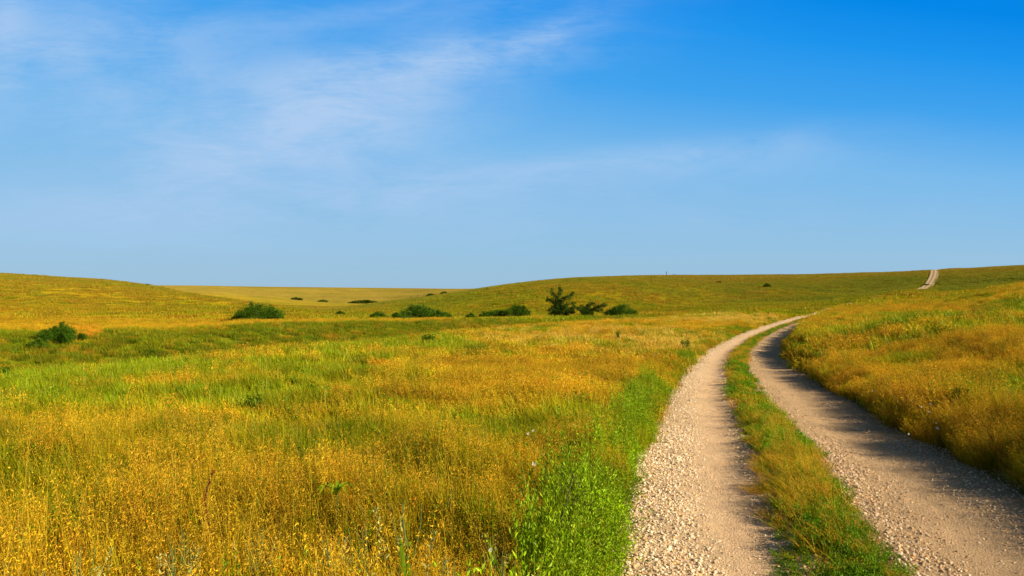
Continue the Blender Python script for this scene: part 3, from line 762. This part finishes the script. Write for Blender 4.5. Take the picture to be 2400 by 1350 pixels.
# the hawthorn trees: limbs laid out as they grow
def tree(X, d, limbs, label, name, base=(0, 0), per=30, leaf=.085, fat=.125, sink=.1):
    x, y, z = place(X, d); root = thing(name, label, 'tree', (x, y, z - sink))
    tb = []; pts = []; spr = []
    for (ax, az, bx, bz, r0, f0, dens) in limbs:
        dy0 = rng.uniform(-.15, .15); dy1 = rng.uniform(-.7, .7) * (.3 + abs(bx - ax) * .5)
        p = limb((ax, dy0, az), (bx, dy1, bz), .03, 7); tb.append((p, np.linspace(r0, r0 * .25, 7)))
        k = max(2, int(np.linalg.norm(p[-1] - p[0]) * dens))
        for t in np.linspace(f0, 1.0, k):
            c = np.array([np.interp(t, np.linspace(0, 1, 7), p[:, j]) for j in range(3)])
            sp_ = fat * (1.25 - .55 * t)
            c = c + rng.normal(size=3) * sp_ * .8
            pts.append(c); spr.append(sp_)
            if rng.random() < .6:
                q = c + rng.normal(size=3) * sp_ * 1.4; pts.append(q); spr.append(sp_ * .6); tb.append((limb(p[3], q, .0, 4), np.linspace(r0 * .3, .006, 4)))
    link('trunk', tubes_mesh('trunk', tb, M_BARK), root); link('crown', crown_mesh('crown', pts, spr, per, leaf, M_TREE), root)
    return root
s_ = .0059 * 1.12     # metres per unit of the sketch below, at 96 m
def L(ax, ay, bx, by, r, f, dens, X0, Y0): return ((ax - X0) * s_, (Y0 - ay) * s_, (bx - X0) * s_, (Y0 - by) * s_, r, f, dens)
T1 = [(600,750,610,430,.09,.15,16),(600,560,570,380,.05,.1,16),(570,420,500,330,.035,.1,14),(500,340,455,240,.02,.1,14),(570,400,600,300,.03,.1,14),(600,310,615,200,.02,.1,14),(600,300,640,230,.02,.2,12),
      (600,500,370,410,.04,.25,16),(620,470,750,370,.045,.1,18),(750,375,865,300,.025,.1,17),(620,600,760,500,.04,.2,16),(760,510,890,490,.025,.1,15),(640,640,880,580,.04,.2,17),
      (600,650,400,590,.04,.2,15),(590,660,450,560,.03,.2,15),(640,680,860,640,.03,.2,15),(600,690,430,670,.03,.2,15),(620,660,700,560,.03,.2,15),(620,620,540,520,.03,.1,18),(600,700,520,690,.03,.1,14),(640,700,760,690,.03,.2,14),(600,560,660,460,.03,.1,16),(600,600,480,470,.03,.3,14)]
tree(1312, 96, [L(*q, 610, 760) for q in T1], 'dark hawthorn tree with ragged reaching limbs, tallest on the bank', 'hawthorn_tree')
T2 = [(1130,750,1130,640,.07,.2,16),(1130,650,980,590,.04,.1,18),(980,590,900,560,.025,.1,18),(1130,640,1060,550,.035,.1,18),(1140,620,1200,540,.04,.1,20),(1200,540,1255,490,.03,.1,22),
      (1150,680,1300,600,.045,.1,20),(1300,600,1400,555,.03,.1,20),(1400,555,1490,540,.02,.1,20),(1250,640,1430,620,.02,.3,12),(1140,700,1040,660,.03,.1,16),(1150,700,1260,670,.03,.1,15),(1120,660,1130,570,.03,.1,18),(1140,730,1300,730,.02,.3,9),(1120,730,1000,720,.02,.3,12)]
tree(1377, 95, [L(*q, 1170, 760) for q in T2], 'low spreading hawthorn with one limb thrust out to the right', 'hawthorn_tree')

dome = ((0, .2), (.12, .55), (.35, .9), (.45, 1.), (.6, .85), (.8, .6), (1, .35))
shrub(605, 72, 118, 35, 'large round dark green bush alone on the left of the draw', prof=((0,.2),(.1,.5),(.2,.62),(.4,1.),(.55,.95),(.75,.7),(.9,.6),(1,.3)), n=330, leaf=.075, lobes=9, sink=.05, per=34)
shrub(1455, 94, 72, 20, 'rounded green bush right of the two hawthorn trees', prof=((0,.3),(.2,.7),(.5,1.),(.65,.95),(.75,.6),(.9,.65),(1,.4)), n=200, leaf=.08, sink=.1)
shrub(1000, 88, 112, 24, 'wide pale-flecked green thicket in the middle of the bank', prof=((0,.7),(.1,.95),(.45,1.),(.7,.7),(.9,.5),(1,.25)), n=330, leaf=.085, mat=M_PALE, pale=.14, lobes=12)
shrub(1212, 97, 56, 26, 'dark green bush, tall end of the thicket left of the trees', prof=((0,.45),(.3,.75),(.5,1.),(.7,.75),(.85,.85),(1,.3)), n=190, leaf=.08, lobes=6)
shrub(1155, 98, 62, 14, 'low dark green bush trailing left from the taller one', prof=((0,.4),(.15,.8),(.3,.7),(.5,.9),(.8,.9),(1,.8)), n=150, leaf=.08, lobes=7)
shrub(930, 92, 26, 11, 'small dark bush touching the left end of the pale-flecked thicket', n=70, leaf=.08, lobes=4)
shrub(888, 100, 40, 11, 'low dark bush at the left end of the bank thickets', n=90, leaf=.085, lobes=5)
shrub(1105, 90, 24, 8, 'faint olive tuft-like bush between the two thickets', mat=M_BUSHL, n=40, leaf=.08, lobes=3)
shrub(797, 130, 20, 6, 'tiny dark bush at the foot of the left ridge', n=40, lobes=3)
shrub(135, 52, 74, 34, 'dark green bush growing up the far side of the draw', prof=((0,.5),(.3,.7),(.55,.85),(.7,1.),(.85,.8),(1,.55)), n=380, leaf=.06, lobes=7, sink=.1)
shrub(92, 50, 50, 16, 'low green scrub beside the bush in the draw', mat=M_BUSHL, n=110, leaf=.06, sink=.15)
shrub(192, 53, 18, 9, 'small dark clump in the orange grass of the bank', n=40, leaf=.06, lobes=3, sink=.05)
# distant bushes on the valley side and hills
shrub(855, 470, 76, 9, 'long low dark thicket in the far valley', n=170, leaf=.5, lobes=10, depth=.3, per=16, sink=.5, mat=M_FAR)
shrub(757, 480, 24, 5, 'flat dark bush in the far valley, right one of two', n=60, leaf=.5, lobes=4, depth=.4, per=14, sink=.5, mat=M_FAR)
shrub(695, 480, 24, 6, 'flat dark bush in the far valley, left one of two', n=60, leaf=.5, lobes=4, depth=.4, per=14, sink=.5, mat=M_FAR)
shrub(1010, 285, 20, 6, 'dark bush near the crest of the middle hill, lower one', n=60, leaf=.25, lobes=4, per=14, sink=.2, mat=M_FAR)
shrub(1041, 292, 17, 7, 'dark rounded bush near the crest of the middle hill, upper one', n=60, leaf=.25, lobes=4, per=14, sink=.2, mat=M_FAR)
shrub(1798, 245, 15, 9, 'small lone dark bush on the right hill side', n=50, leaf=.22, lobes=3, per=14, sink=.3, mat=M_FAR)
shrub(2168, 236, 20, 7, 'dark brush on the verge where the distant road reappears', n=60, leaf=.22, lobes=4, per=14, sink=.2, mat=M_FAR)
shrub(1684, 262, 10, 5, 'dark speck of brush high on the right hill', n=30, leaf=.22, lobes=2, per=12, sink=.2, mat=M_FAR)
shrub(345, 246, 12, 3.5, 'low brush on the left skyline beside the pale stones', n=30, leaf=.2, lobes=3, per=12, sink=.1, mat=M_FAR)
# weedy forbs standing out of the near meadow
def forb(X, Y, wpx, hpx, label, mat=None, n=40, leaf=.04, name='leafy_plant', cat='plant', hb=.2):
    x, y, z = at(X, Y, hb); root = thing(name, label, cat, (x, y, z))
    W = wpx / FX * y; Hh = hpx / FX * y + hb
    stems = []; pts = []; spr = []
    for i in range(n // 5 + 2):
        e = (rng.uniform(-.5, .5) * W, rng.uniform(-.4, .4) * W, Hh * rng.uniform(.7, 1.05)); p = limb((e[0] * .3, e[1] * .3, 0), e); stems.append((p, np.linspace(.005, .002, 5)))
        for t in (1., .85, .7, .55, .4): pts.append([np.interp(t, np.linspace(0, 1, 5), p[:, j]) for j in range(3)]); spr.append(.03 + W * .05)
    link('stem', tubes_mesh('stem', stems, mat_stem), root); link('foliage', crown_mesh('foliage', pts, spr, 10, leaf, mat or M_BUSHL), root)
mat_stem = plain_material('green_stem', (.12, .16, .03), .2, 20, .7)
forb(1002, 800, 34, 14, 'dark leafy weed clump near the edge of the draw', M_BUSH, 60, .06)
forb(718, 812, 12, 10, 'small dark weed among pale grass left of the meadow centre', M_BUSH, 20, .05)
forb(600, 955, 44, 14, 'green leafy weed clump in the left middle of the meadow', M_BUSHL, 60, .05)
forb(727, 918, 14, 14, 'small dark green weed right of the leafy clump', M_BUSH, 25, .04)
forb(686, 905, 8, 14, 'thin dark green weed, one of a close pair of spikes', M_BUSH, 12, .04)
forb(12, 893, 12, 24, 'dark upright weed at the left margin of the meadow', M_BUSH, 25, .05)
forb(1447, 795, 9, 18, 'tall narrow dark weed stalk standing out of yellow grass', M_BUSH, 15, .05)
forb(876, 882, 16, 14, 'green weed in the golden meadow below the clump by the draw', M_BUSH, 25, .05)
forb(2250, 950, 22, 28, 'tall leafy weed with drooping leaves in the right field', M_BUSHL, 22, .06)
forb(1605, 815, 16, 20, 'dark green weed beside the gravel at the bend', M_BUSHL, 30, .05)

# silvery sage plants
M_SAGE = leaf_material('sage_leaves', (.42, .42, .13), transl=.25, gloss=.02)
sg = leafy_tuft(4, .03, (.30, .48), .028, 40, .8)
sage_mesh = sg.mesh('foliage', M_SAGE)
sage_stem = tubes_mesh('stem', [(limb((0, 0, 0), (rng.uniform(-.08, .08), rng.uniform(-.08, .08), .42)), np.linspace(.004, .0015, 5)) for _ in range(5)], mat_stem)
SG = 'silvery sage plants in the near meadow'
for X, Y, sc, lb in [(430,1285,1.1,'silvery sage plant just below the red dock stalk'),(405,1310,1.0,'silvery sage plant left of the one under the dock stalk'),
    (182,1340,1.1,'silvery sage at the bottom edge, bushier of the left pair'),(112,1338,.9,'silvery sage at the bottom edge, smaller of the left pair'),
    (12,1335,1.,'silvery sage plant in the bottom left corner'),(612,1235,.9,'silvery sage plant right of the red dock stalk'),
    (765,1285,1.0,'silvery sage with two heads, left of the tall upright sage'),(792,1300,.9,'short silvery sage touching the two-headed one'),
    (852,1275,1.1,'upright silvery sage near the bottom centre of the meadow'),(955,1250,1.25,'tallest silvery sage with one narrow spire'),
    (962,1338,.9,'silvery sage beside the broad yellow-green leaf stalk'),(1048,1338,1.,'silvery sage at the bottom edge left of the green weeds'),
    (1167,1338,1.1,'silvery sage closest to the roadside green weeds'),(1163,1232,.8,'small silvery sage above the one by the green weeds')]:
    x, y, z = at(X, Y, .42); r = thing('sage_plant', lb, 'plant', (x, y, z), SG, rng.random() * 6.28); r.scale = (sc, sc, sc * 1.1)
    link('foliage', sage_mesh, r); link('stem', sage_stem, r)

# red dock stalk
M_DOCK = leaf_material('dock_seed', (.13, .018, .012), transl=.1, gloss=.03)
x, y, z = at(488, 1240, .3); r = thing('dock_stalk', 'dark red seeding dock stalk rising from the golden grass', 'plant', (x, y, z))
p = np.array([(.06, 0, 0), (.03, 0, .2), (0, 0, .35), (-.02, 0, .47), (.0, 0, .56), (.03, 0, .64)]); link('stem', tubes_mesh('stem', [(p, np.linspace(.006, .003, 6))], plain_material('red_stem', (.14, .03, .015), .2, 30)), r)
pts = [[np.interp(t, np.linspace(0, 1, 6), p[:, j]) for j in range(3)] for t in np.linspace(.55, 1, 12)]
link('seed_head', crown_mesh('seed_head', pts, [.006] * 12, 11, .011, M_DOCK), r)

# broad leaf stalk near bottom centre
def ribbon(pts, w, name, mat, parent):
    pts = np.asarray(pts, float); k = len(pts); t = np.linspace(0, 1, k); V = []
    for i, q in enumerate(pts):
        ww = w * math.sin(math.pi * min(.97, .12 + .88 * t[i])) ; V += [q + (-ww, 0, .004), q + (0, -.2 * ww, 0), q + (ww, 0, .004)]
    F = []
    for i in range(k - 1):
        for j in (0, 1): a = i * 3 + j; F.append((a, a + 1, a + 4, a + 3))
    n = len(V); me = mesh_np(name, np.array(V), [np.array(F)], {'rv': ('FLOAT', np.full(n, .5)), 'pt': ('FLOAT', np.zeros(n))}, mat, True); return link(name, me, parent)
M_LEAF = leaf_material('broad_green_leaf', (.24, .38, .012), transl=.4)
x, y, z = at(938, 1335, .35); r = thing('broadleaf_plant', 'bright yellow-green broad upright leaf at the bottom centre', 'plant', (x, y, z))
ribbon([(0, 0, 0), (.0, 0, .2), (.012, 0, .36), (.004, 0, .46), (.0, .0, .50)], .017, 'leaf', M_LEAF, r)
ribbon([(.01, 0, 0), (.03, .01, .2), (.045, .02, .33), (.03, .02, .40)], .012, 'leaf', M_LEAF, r)
x, y, z = at(788, 1172, .35); r = thing('milkweed_plant', 'low green plant with curved broad leaves amid golden grass', 'plant', (x, y, z))
link('stem', tubes_mesh('stem', [([(0, 0, 0), (0, 0, .3), (.01, 0, .42)], [.006, .005, .003])], mat_stem), r)
for a in np.linspace(0, 6.28, 9)[:-1]:
    ca_, sa_ = math.cos(a), math.sin(a)
    ribbon([(0, 0, .38), (.04 * ca_, .04 * sa_, .44), (.09 * ca_, .09 * sa_, .45), (.13 * ca_, .13 * sa_, .40)], .012, 'leaf', M_LEAF, r)

# bare twig in the roadside weeds
x, y, z = at(1288, 1330, .05); r = thing('dead_branch', 'bare brown branch leaning through the bright green weeds', 'branch', (x, y, z))
link('twig', tubes_mesh('twig', [([(0, 0, 0), (.05, .02, .25), (.11, .05, .45), (.15, .07, .6)], [.008, .007, .005, .003]), ([(.07, .03, .32), (.14, .05, .42), (.22, .06, .5)], [.004, .003, .002]), ([(.1, .05, .43), (.07, .06, .55)], [.003, .002]), ([(.04, .02, .22), (-.02, .02, .36)], [.004, .002])], M_BARK), r)

# white flowers
M_PETAL = leaf_material('white_petals', (.62, .60, .54), transl=.3, gloss=.02); M_EYE = plain_material('yellow_flower_eye', (.6, .4, .05), .1, 50)
def flower(X, Y, h, sc, label, on_strip=False):
    h = min(h, .34); x, y, z = at(X, Y, h)
    r = thing('white_flower', label, 'flower', (x, y, z), 'small white wildflowers'); 
    link('stem', tubes_mesh('stem', [([(0, 0, 0), (.01, 0, h * .6), (0, 0, h)], [.003, .002, .0015])], mat_stem), r)
    n = 5; V = []; F = []
    for k in range(n):
        a0 = k / n * 6.283; b = len(V)
        for q, (rr_, aa, zz) in enumerate([(0, 0, 0), (.7, -.5, .25), (1.0, -.25, .35), (1.05, 0, .3), (1.0, .25, .35), (.7, .5, .25)]):
            V.append((rr_ * sc * math.cos(a0 + aa), rr_ * sc * math.sin(a0 + aa), h + zz * sc))
        F += [(b, b + 1, b + 2, b + 3), (b, b + 3, b + 4, b + 5)]
    V = np.array(V); V[:, 1] -= 0; zz = V[:, 2] - h; V2 = V.copy(); V2[:, 2] = h + zz * .8 + V[:, 1] * .8; V2[:, 1] = V[:, 1] * .6 - zz * .6
    link('blossom', mesh_np('blossom', V2, [np.array(F)], {'rv': ('FLOAT', np.full(len(V), .6)), 'pt': ('FLOAT', np.zeros(len(V)))}, M_PETAL), r)
    e, f_ = tube([(0, -.002, h), (0, -.004, h + .004)], [sc * .2, sc * .12], 8); link('eye', mesh_np('eye', e, [f_], None, M_EYE), r)
for a in [(1922,1192,.16,.017,'white flower in the strip between the wheel tracks'),(2030,1333,.15,.018,'large white flower at the near end of the centre strip'),
          (1800,1062,.12,.010,'tiny white flower low on the left side of the centre strip'),(1877,1130,.15,.010,'tiny white flower in the middle of the centre strip'),
          (2197,1005,.45,.020,'brightest white flower in the grass of the right bank'),(2194,992,.5,.013,'small white flower just above the brightest right bank one'),
          (2130,1018,.3,.012,'small white flower low on the right bank slope'),(2180,948,.5,.016,'white flower head, upper one of the right field cluster'),
          (2160,954,.5,.012,'white flower, left one of the right field cluster'),(2176,966,.5,.012,'white flower, lower one of the right field cluster'),
          (2257,922,.55,.012,'white flower topping a weed far out in the right field'),(2045,917,.45,.012,'small white flower by the upper right bank edge'),
          (1252,1088,.45,.018,'white flower left of the roadside green weeds'),(1250,1010,.45,.012,'white flower cluster head above the lone one'),
          (1238,1018,.45,.014,'white flower in the golden grass at the cluster edge'),(1150,1290,.4,.013,'pale bluish white flower near the bottom centre right')]:
    flower(*a)

# ------------------------------------------------------------------ fence posts, rocks
def post(X, d, h, w, label, group, name='fence_post', stub=True):
    x, y, z = place(X, d); r = thing(name, label, 'post', (x, y, z), group)
    v, f_ = tube([(0, 0, -.3), (.02, 0, h * .5), (.03, 0, h * .97), (.03, 0, h)], [w, w * .95, w * .85, w * .3], 8)
    link('pole', mesh_np('pole', v, [f_], None, M_WOOD), r)
    v, f_ = tube([(-w * 1.6, 0, h * .7), (w * 1.8, 0, h * .72)], [w * .35, w * .35], 6); link('wire_staple', mesh_np('wire_staple', v, [f_], None, M_WIRE), r)
GP = 'weathered posts on the skyline'
post(1562, 338, 2.0, .14, 'tallest weathered post on the hill skyline', GP)
post(1578, 338, .9, .12, 'short post, left one of the skyline pair', GP)
post(1582, 338, 1.0, .12, 'short post, right one of the skyline pair', GP)
post(1540, 338, .6, .12, 'stubby post left of the tallest skyline post', GP)
GQ = 'fence posts on the middle hill'
ps = []
for X, d, lb in ((963, 272, 'leftmost dark fence post below the middle hill crest'), (979, 276, 'middle fence post of three below the middle hill crest'), (994, 280, 'rightmost fence post of three below the middle hill crest')):
    post(X, d, 1.3, .11, lb, GQ); ps.append(place(X, d))
r = thing('fence_wire', 'thin rusty fence wires strung between the hill posts', 'fence wire', ps[0])
w_ = [([np.array(q) - np.array(ps[0]) + (.12, 0, h) for q in ps], [.012] * 3) for h in (.5, .85, 1.15)]
for q in w_: link('strand', tubes_mesh('strand', [q], M_WIRE), r)
post(584, 170, 1.0, .06, 'thin post, left one behind the round bush', 'posts behind the round bush'); post(607, 165, 1.0, .06, 'thin post, right one behind the round bush', 'posts behind the round bush')
def rock(X, d, w, h, label, group):
    import bmesh
    x, y, z = place(X, d); me = bpy.data.meshes.new('rock'); bm = bmesh.new(); bmesh.ops.create_icosphere(bm, subdivisions=3, radius=.5)
    o = rng.random() * 50
    for v in bm.verts:
        k = 1 + .5 * (float(fbm(v.co.x + o, v.co.y + v.co.z * 1.3 + o, .5, 3)))
        v.co = Vector((v.co.x * w * k, v.co.y * w * .8 * k, max(-.2 * h, v.co.z * h * 1.5 * k)))
    bm.to_mesh(me); bm.free(); me.materials.append(M_STONE)
    tag(link('limestone_boulder', me, None, (x, y, z + .2)), label, 'rock', group)
GR = 'pale stones on the left ridge'
rock(358, 247, .8, .35, 'pale limestone boulder at the left end of the ridge row', GR); rock(365, 246, .5, .25, 'smaller pale boulder second along the ridge row', GR)
rock(372, 244, .7, .3, 'pale boulder in the middle of the ridge row', GR); rock(389, 240, .6, .25, 'flat pale stone right of the ridge row', GR)
rock(462, 222, .6, .3, 'lone pale stone lower down the left ridge', GR); rock(1312, 329, 1.2, .6, 'pale stone on the crest of the middle hill', 'pale stones on hill crests')

# ------------------------------------------------------------------ light, sky, camera
SUN_EL = math.radians(26); SAZ = math.atan2(.935, -.355)
sd = Vector((math.sin(SAZ) * math.cos(SUN_EL), math.cos(SAZ) * math.cos(SUN_EL), math.sin(SUN_EL)))
sl_ = bpy.data.lights.new('sun', 'SUN'); sl_.energy = 5.0; sl_.angle = math.radians(.55); sl_.color = (1, .87, .64)
so = bpy.data.objects.new('sun', sl_); COL.objects.link(so); so.rotation_euler = (-sd).to_track_quat('-Z', 'Y').to_euler(); so.location = sd * 50

w = bpy.data.worlds.new('World'); SC.world = w; w.use_nodes = True; nt = w.node_tree; nt.nodes.clear()
sky = N(nt, 'ShaderNodeTexSky', sky_type='NISHITA', sun_disc=False, sun_elevation=SUN_EL, sun_rotation=SAZ)
sky.air_density = 1.0; sky.dust_density = .6; sky.ozone_density = 3.0; sky.altitude = 400
tc = N(nt, 'ShaderNodeTexCoord').outputs['Generated']
sp = N(nt, 'ShaderNodeSeparateXYZ'); nt.links.new(tc, sp.inputs[0])
yv = MATH(nt, 'MAXIMUM', MATH(nt, 'ABSOLUTE', sp.outputs[1]), .15)
u = MATH(nt, 'DIVIDE', sp.outputs[0], yv); v = MATH(nt, 'DIVIDE', sp.outputs[2], yv)
hs = N(nt, 'ShaderNodeHueSaturation', i_Saturation=1.45, i_Value=1.0); nt.links.new(sky.outputs[0], hs.inputs['Color'])
base = MIX(nt, 'MULTIPLY', 1.0, hs.outputs[0], (.1, .1, .1))
# deep blue overhead, pale at the skyline
rp = N(nt, 'ShaderNodeValToRGB'); e = rp.color_ramp.elements
st = [(0, (.33, .535, .72)), (.12, (.305, .545, .775)), (.4, (.19, .50, .86)), (.62, (.055, .38, .88)), (.83, (.012, .31, .88)), (1., (.0, .25, .84))]
while len(e) < len(st): e.new(.5)
for q, (p_, c_) in zip(e, st): q.position = p_; q.color = (*c_, 1)
uu = MATH(nt, 'MULTIPLY_ADD', u, .42, 1.0)           # deeper blue towards the right of the view
nt.links.new(MATH(nt, 'MULTIPLY', MATH(nt, 'MULTIPLY', v, 2.3), uu, clamp=True), rp.inputs[0])
mr = N(nt, 'ShaderNodeMapRange', interpolation_type='SMOOTHSTEP', i_1=.40, i_2=.85); nt.links.new(v, mr.inputs[0])
zen = MIX(nt, 'MIX', mr.outputs[0], rp.outputs[0], (.045, .075, .14))
base = MIX(nt, 'MIX', .93, base, zen)
# thin high cloud
cv = N(nt, 'ShaderNodeCombineXYZ'); nt.links.new(u, cv.inputs[0]); nt.links.new(v, cv.inputs[1])
def cn(rot, sc, scale, det, rough, dist=0.0):
    mp = N(nt, 'ShaderNodeMapping'); mp.inputs['Rotation'].default_value = (0, 0, rot); mp.inputs['Scale'].default_value = sc; nt.links.new(cv.outputs[0], mp.inputs[0])
    n = N(nt, 'ShaderNodeTexNoise', i_Scale=scale, i_Detail=det, i_Roughness=rough, i_Distortion=dist); nt.links.new(mp.outputs[0], n.inputs['Vector']); return n.outputs['Fac']
na_ = cn(-.25, (1, 2.4, 1), 2.6, 6, .55, .6); nb_ = MATH(nt, 'ADD', MATH(nt, 'MULTIPLY', cn(-.2, (1, 3, 1), 6, 8, .62, 1.0), .6), MATH(nt, 'MULTIPLY', cn(-.28, (1, 7, 1), 16, 10, .74, 1.2), .4))
def blob(cu, cvv, su, sv, rot, amp):
    c, s = math.cos(rot), math.sin(rot)
    du = MATH(nt, 'SUBTRACT', u, cu); dv = MATH(nt, 'SUBTRACT', v, cvv)
    a = MATH(nt, 'MULTIPLY', MATH(nt, 'ADD', MATH(nt, 'MULTIPLY', du, c), MATH(nt, 'MULTIPLY', dv, s)), 1 / su)
    b = MATH(nt, 'MULTIPLY', MATH(nt, 'SUBTRACT', MATH(nt, 'MULTIPLY', dv, c), MATH(nt, 'MULTIPLY', du, s)), 1 / sv)
    q = MATH(nt, 'ADD', MATH(nt, 'MULTIPLY', a, a), MATH(nt, 'MULTIPLY', b, b))
    return MATH(nt, 'MULTIPLY', MATH(nt, 'EXPONENT', MATH(nt, 'MULTIPLY', q, -1.)), amp)
def UV(X, Y): return (X - CX) / FX, (CY - Y) / FX
tot = None
for X, Y, sx, sy, ro, am in ((200,150,460,180,-.15,.62),(10,60,60,180,0,.4),(830,235,310,95,.22,.78),(620,360,380,110,.12,.75),(1020,140,330,50,.10,.7),(1290,75,120,34,.3,.65),(1000,20,500,40,.1,.3),(1250,410,620,40,.08,.5),(600,490,1000,80,.03,.5),(1700,345,300,30,.12,.3),(1500,530,500,30,.03,.2)):
    b = blob(*UV(X, Y), sx / FX, sy / FX, ro, am)
    tot = b if tot is None else MATH(nt, 'ADD', tot, b)
nz_ = MATH(nt, 'ADD', MATH(nt, 'MULTIPLY', na_, 1.1), MATH(nt, 'MULTIPLY', nb_, .9))
mask = MATH(nt, 'MULTIPLY', MATH(nt, 'MULTIPLY', MATH(nt, 'POWER', tot, .8), .95), MATH(nt, 'MULTIPLY_ADD', nz_, 2.5, -1.8, clamp=True), clamp=True)
base = MIX(nt, 'MIX', mask, base, (.41, .60, .87))
EXPO = .80
bg = N(nt, 'ShaderNodeBackground', i_Strength=1.0); nt.links.new(MIX(nt, 'MULTIPLY', 1.0, base, (2 ** -EXPO,) * 3), bg.inputs[0])
out = N(nt, 'ShaderNodeOutputWorld'); nt.links.new(bg.outputs[0], out.inputs[0])

cam = bpy.data.cameras.new('camera'); cam.lens = 36 * FX / 2400; cam.sensor_width = 36; cam.shift_y = (CY - 675) / 2400; cam.clip_start = .05; cam.clip_end = 8000
co = bpy.data.objects.new('camera', cam); COL.objects.link(co); co.location = (0, 0, EYE); co.rotation_euler = (math.pi / 2, 0, 0); SC.camera = co
SC.view_settings.view_transform = 'Standard'; SC.view_settings.look = 'None'; SC.view_settings.exposure = EXPO; SC.view_settings.gamma = 1
SC.cycles.max_bounces = 5; SC.cycles.diffuse_bounces = 3; SC.cycles.transmission_bounces = 3; SC.cycles.transparent_max_bounces = 4
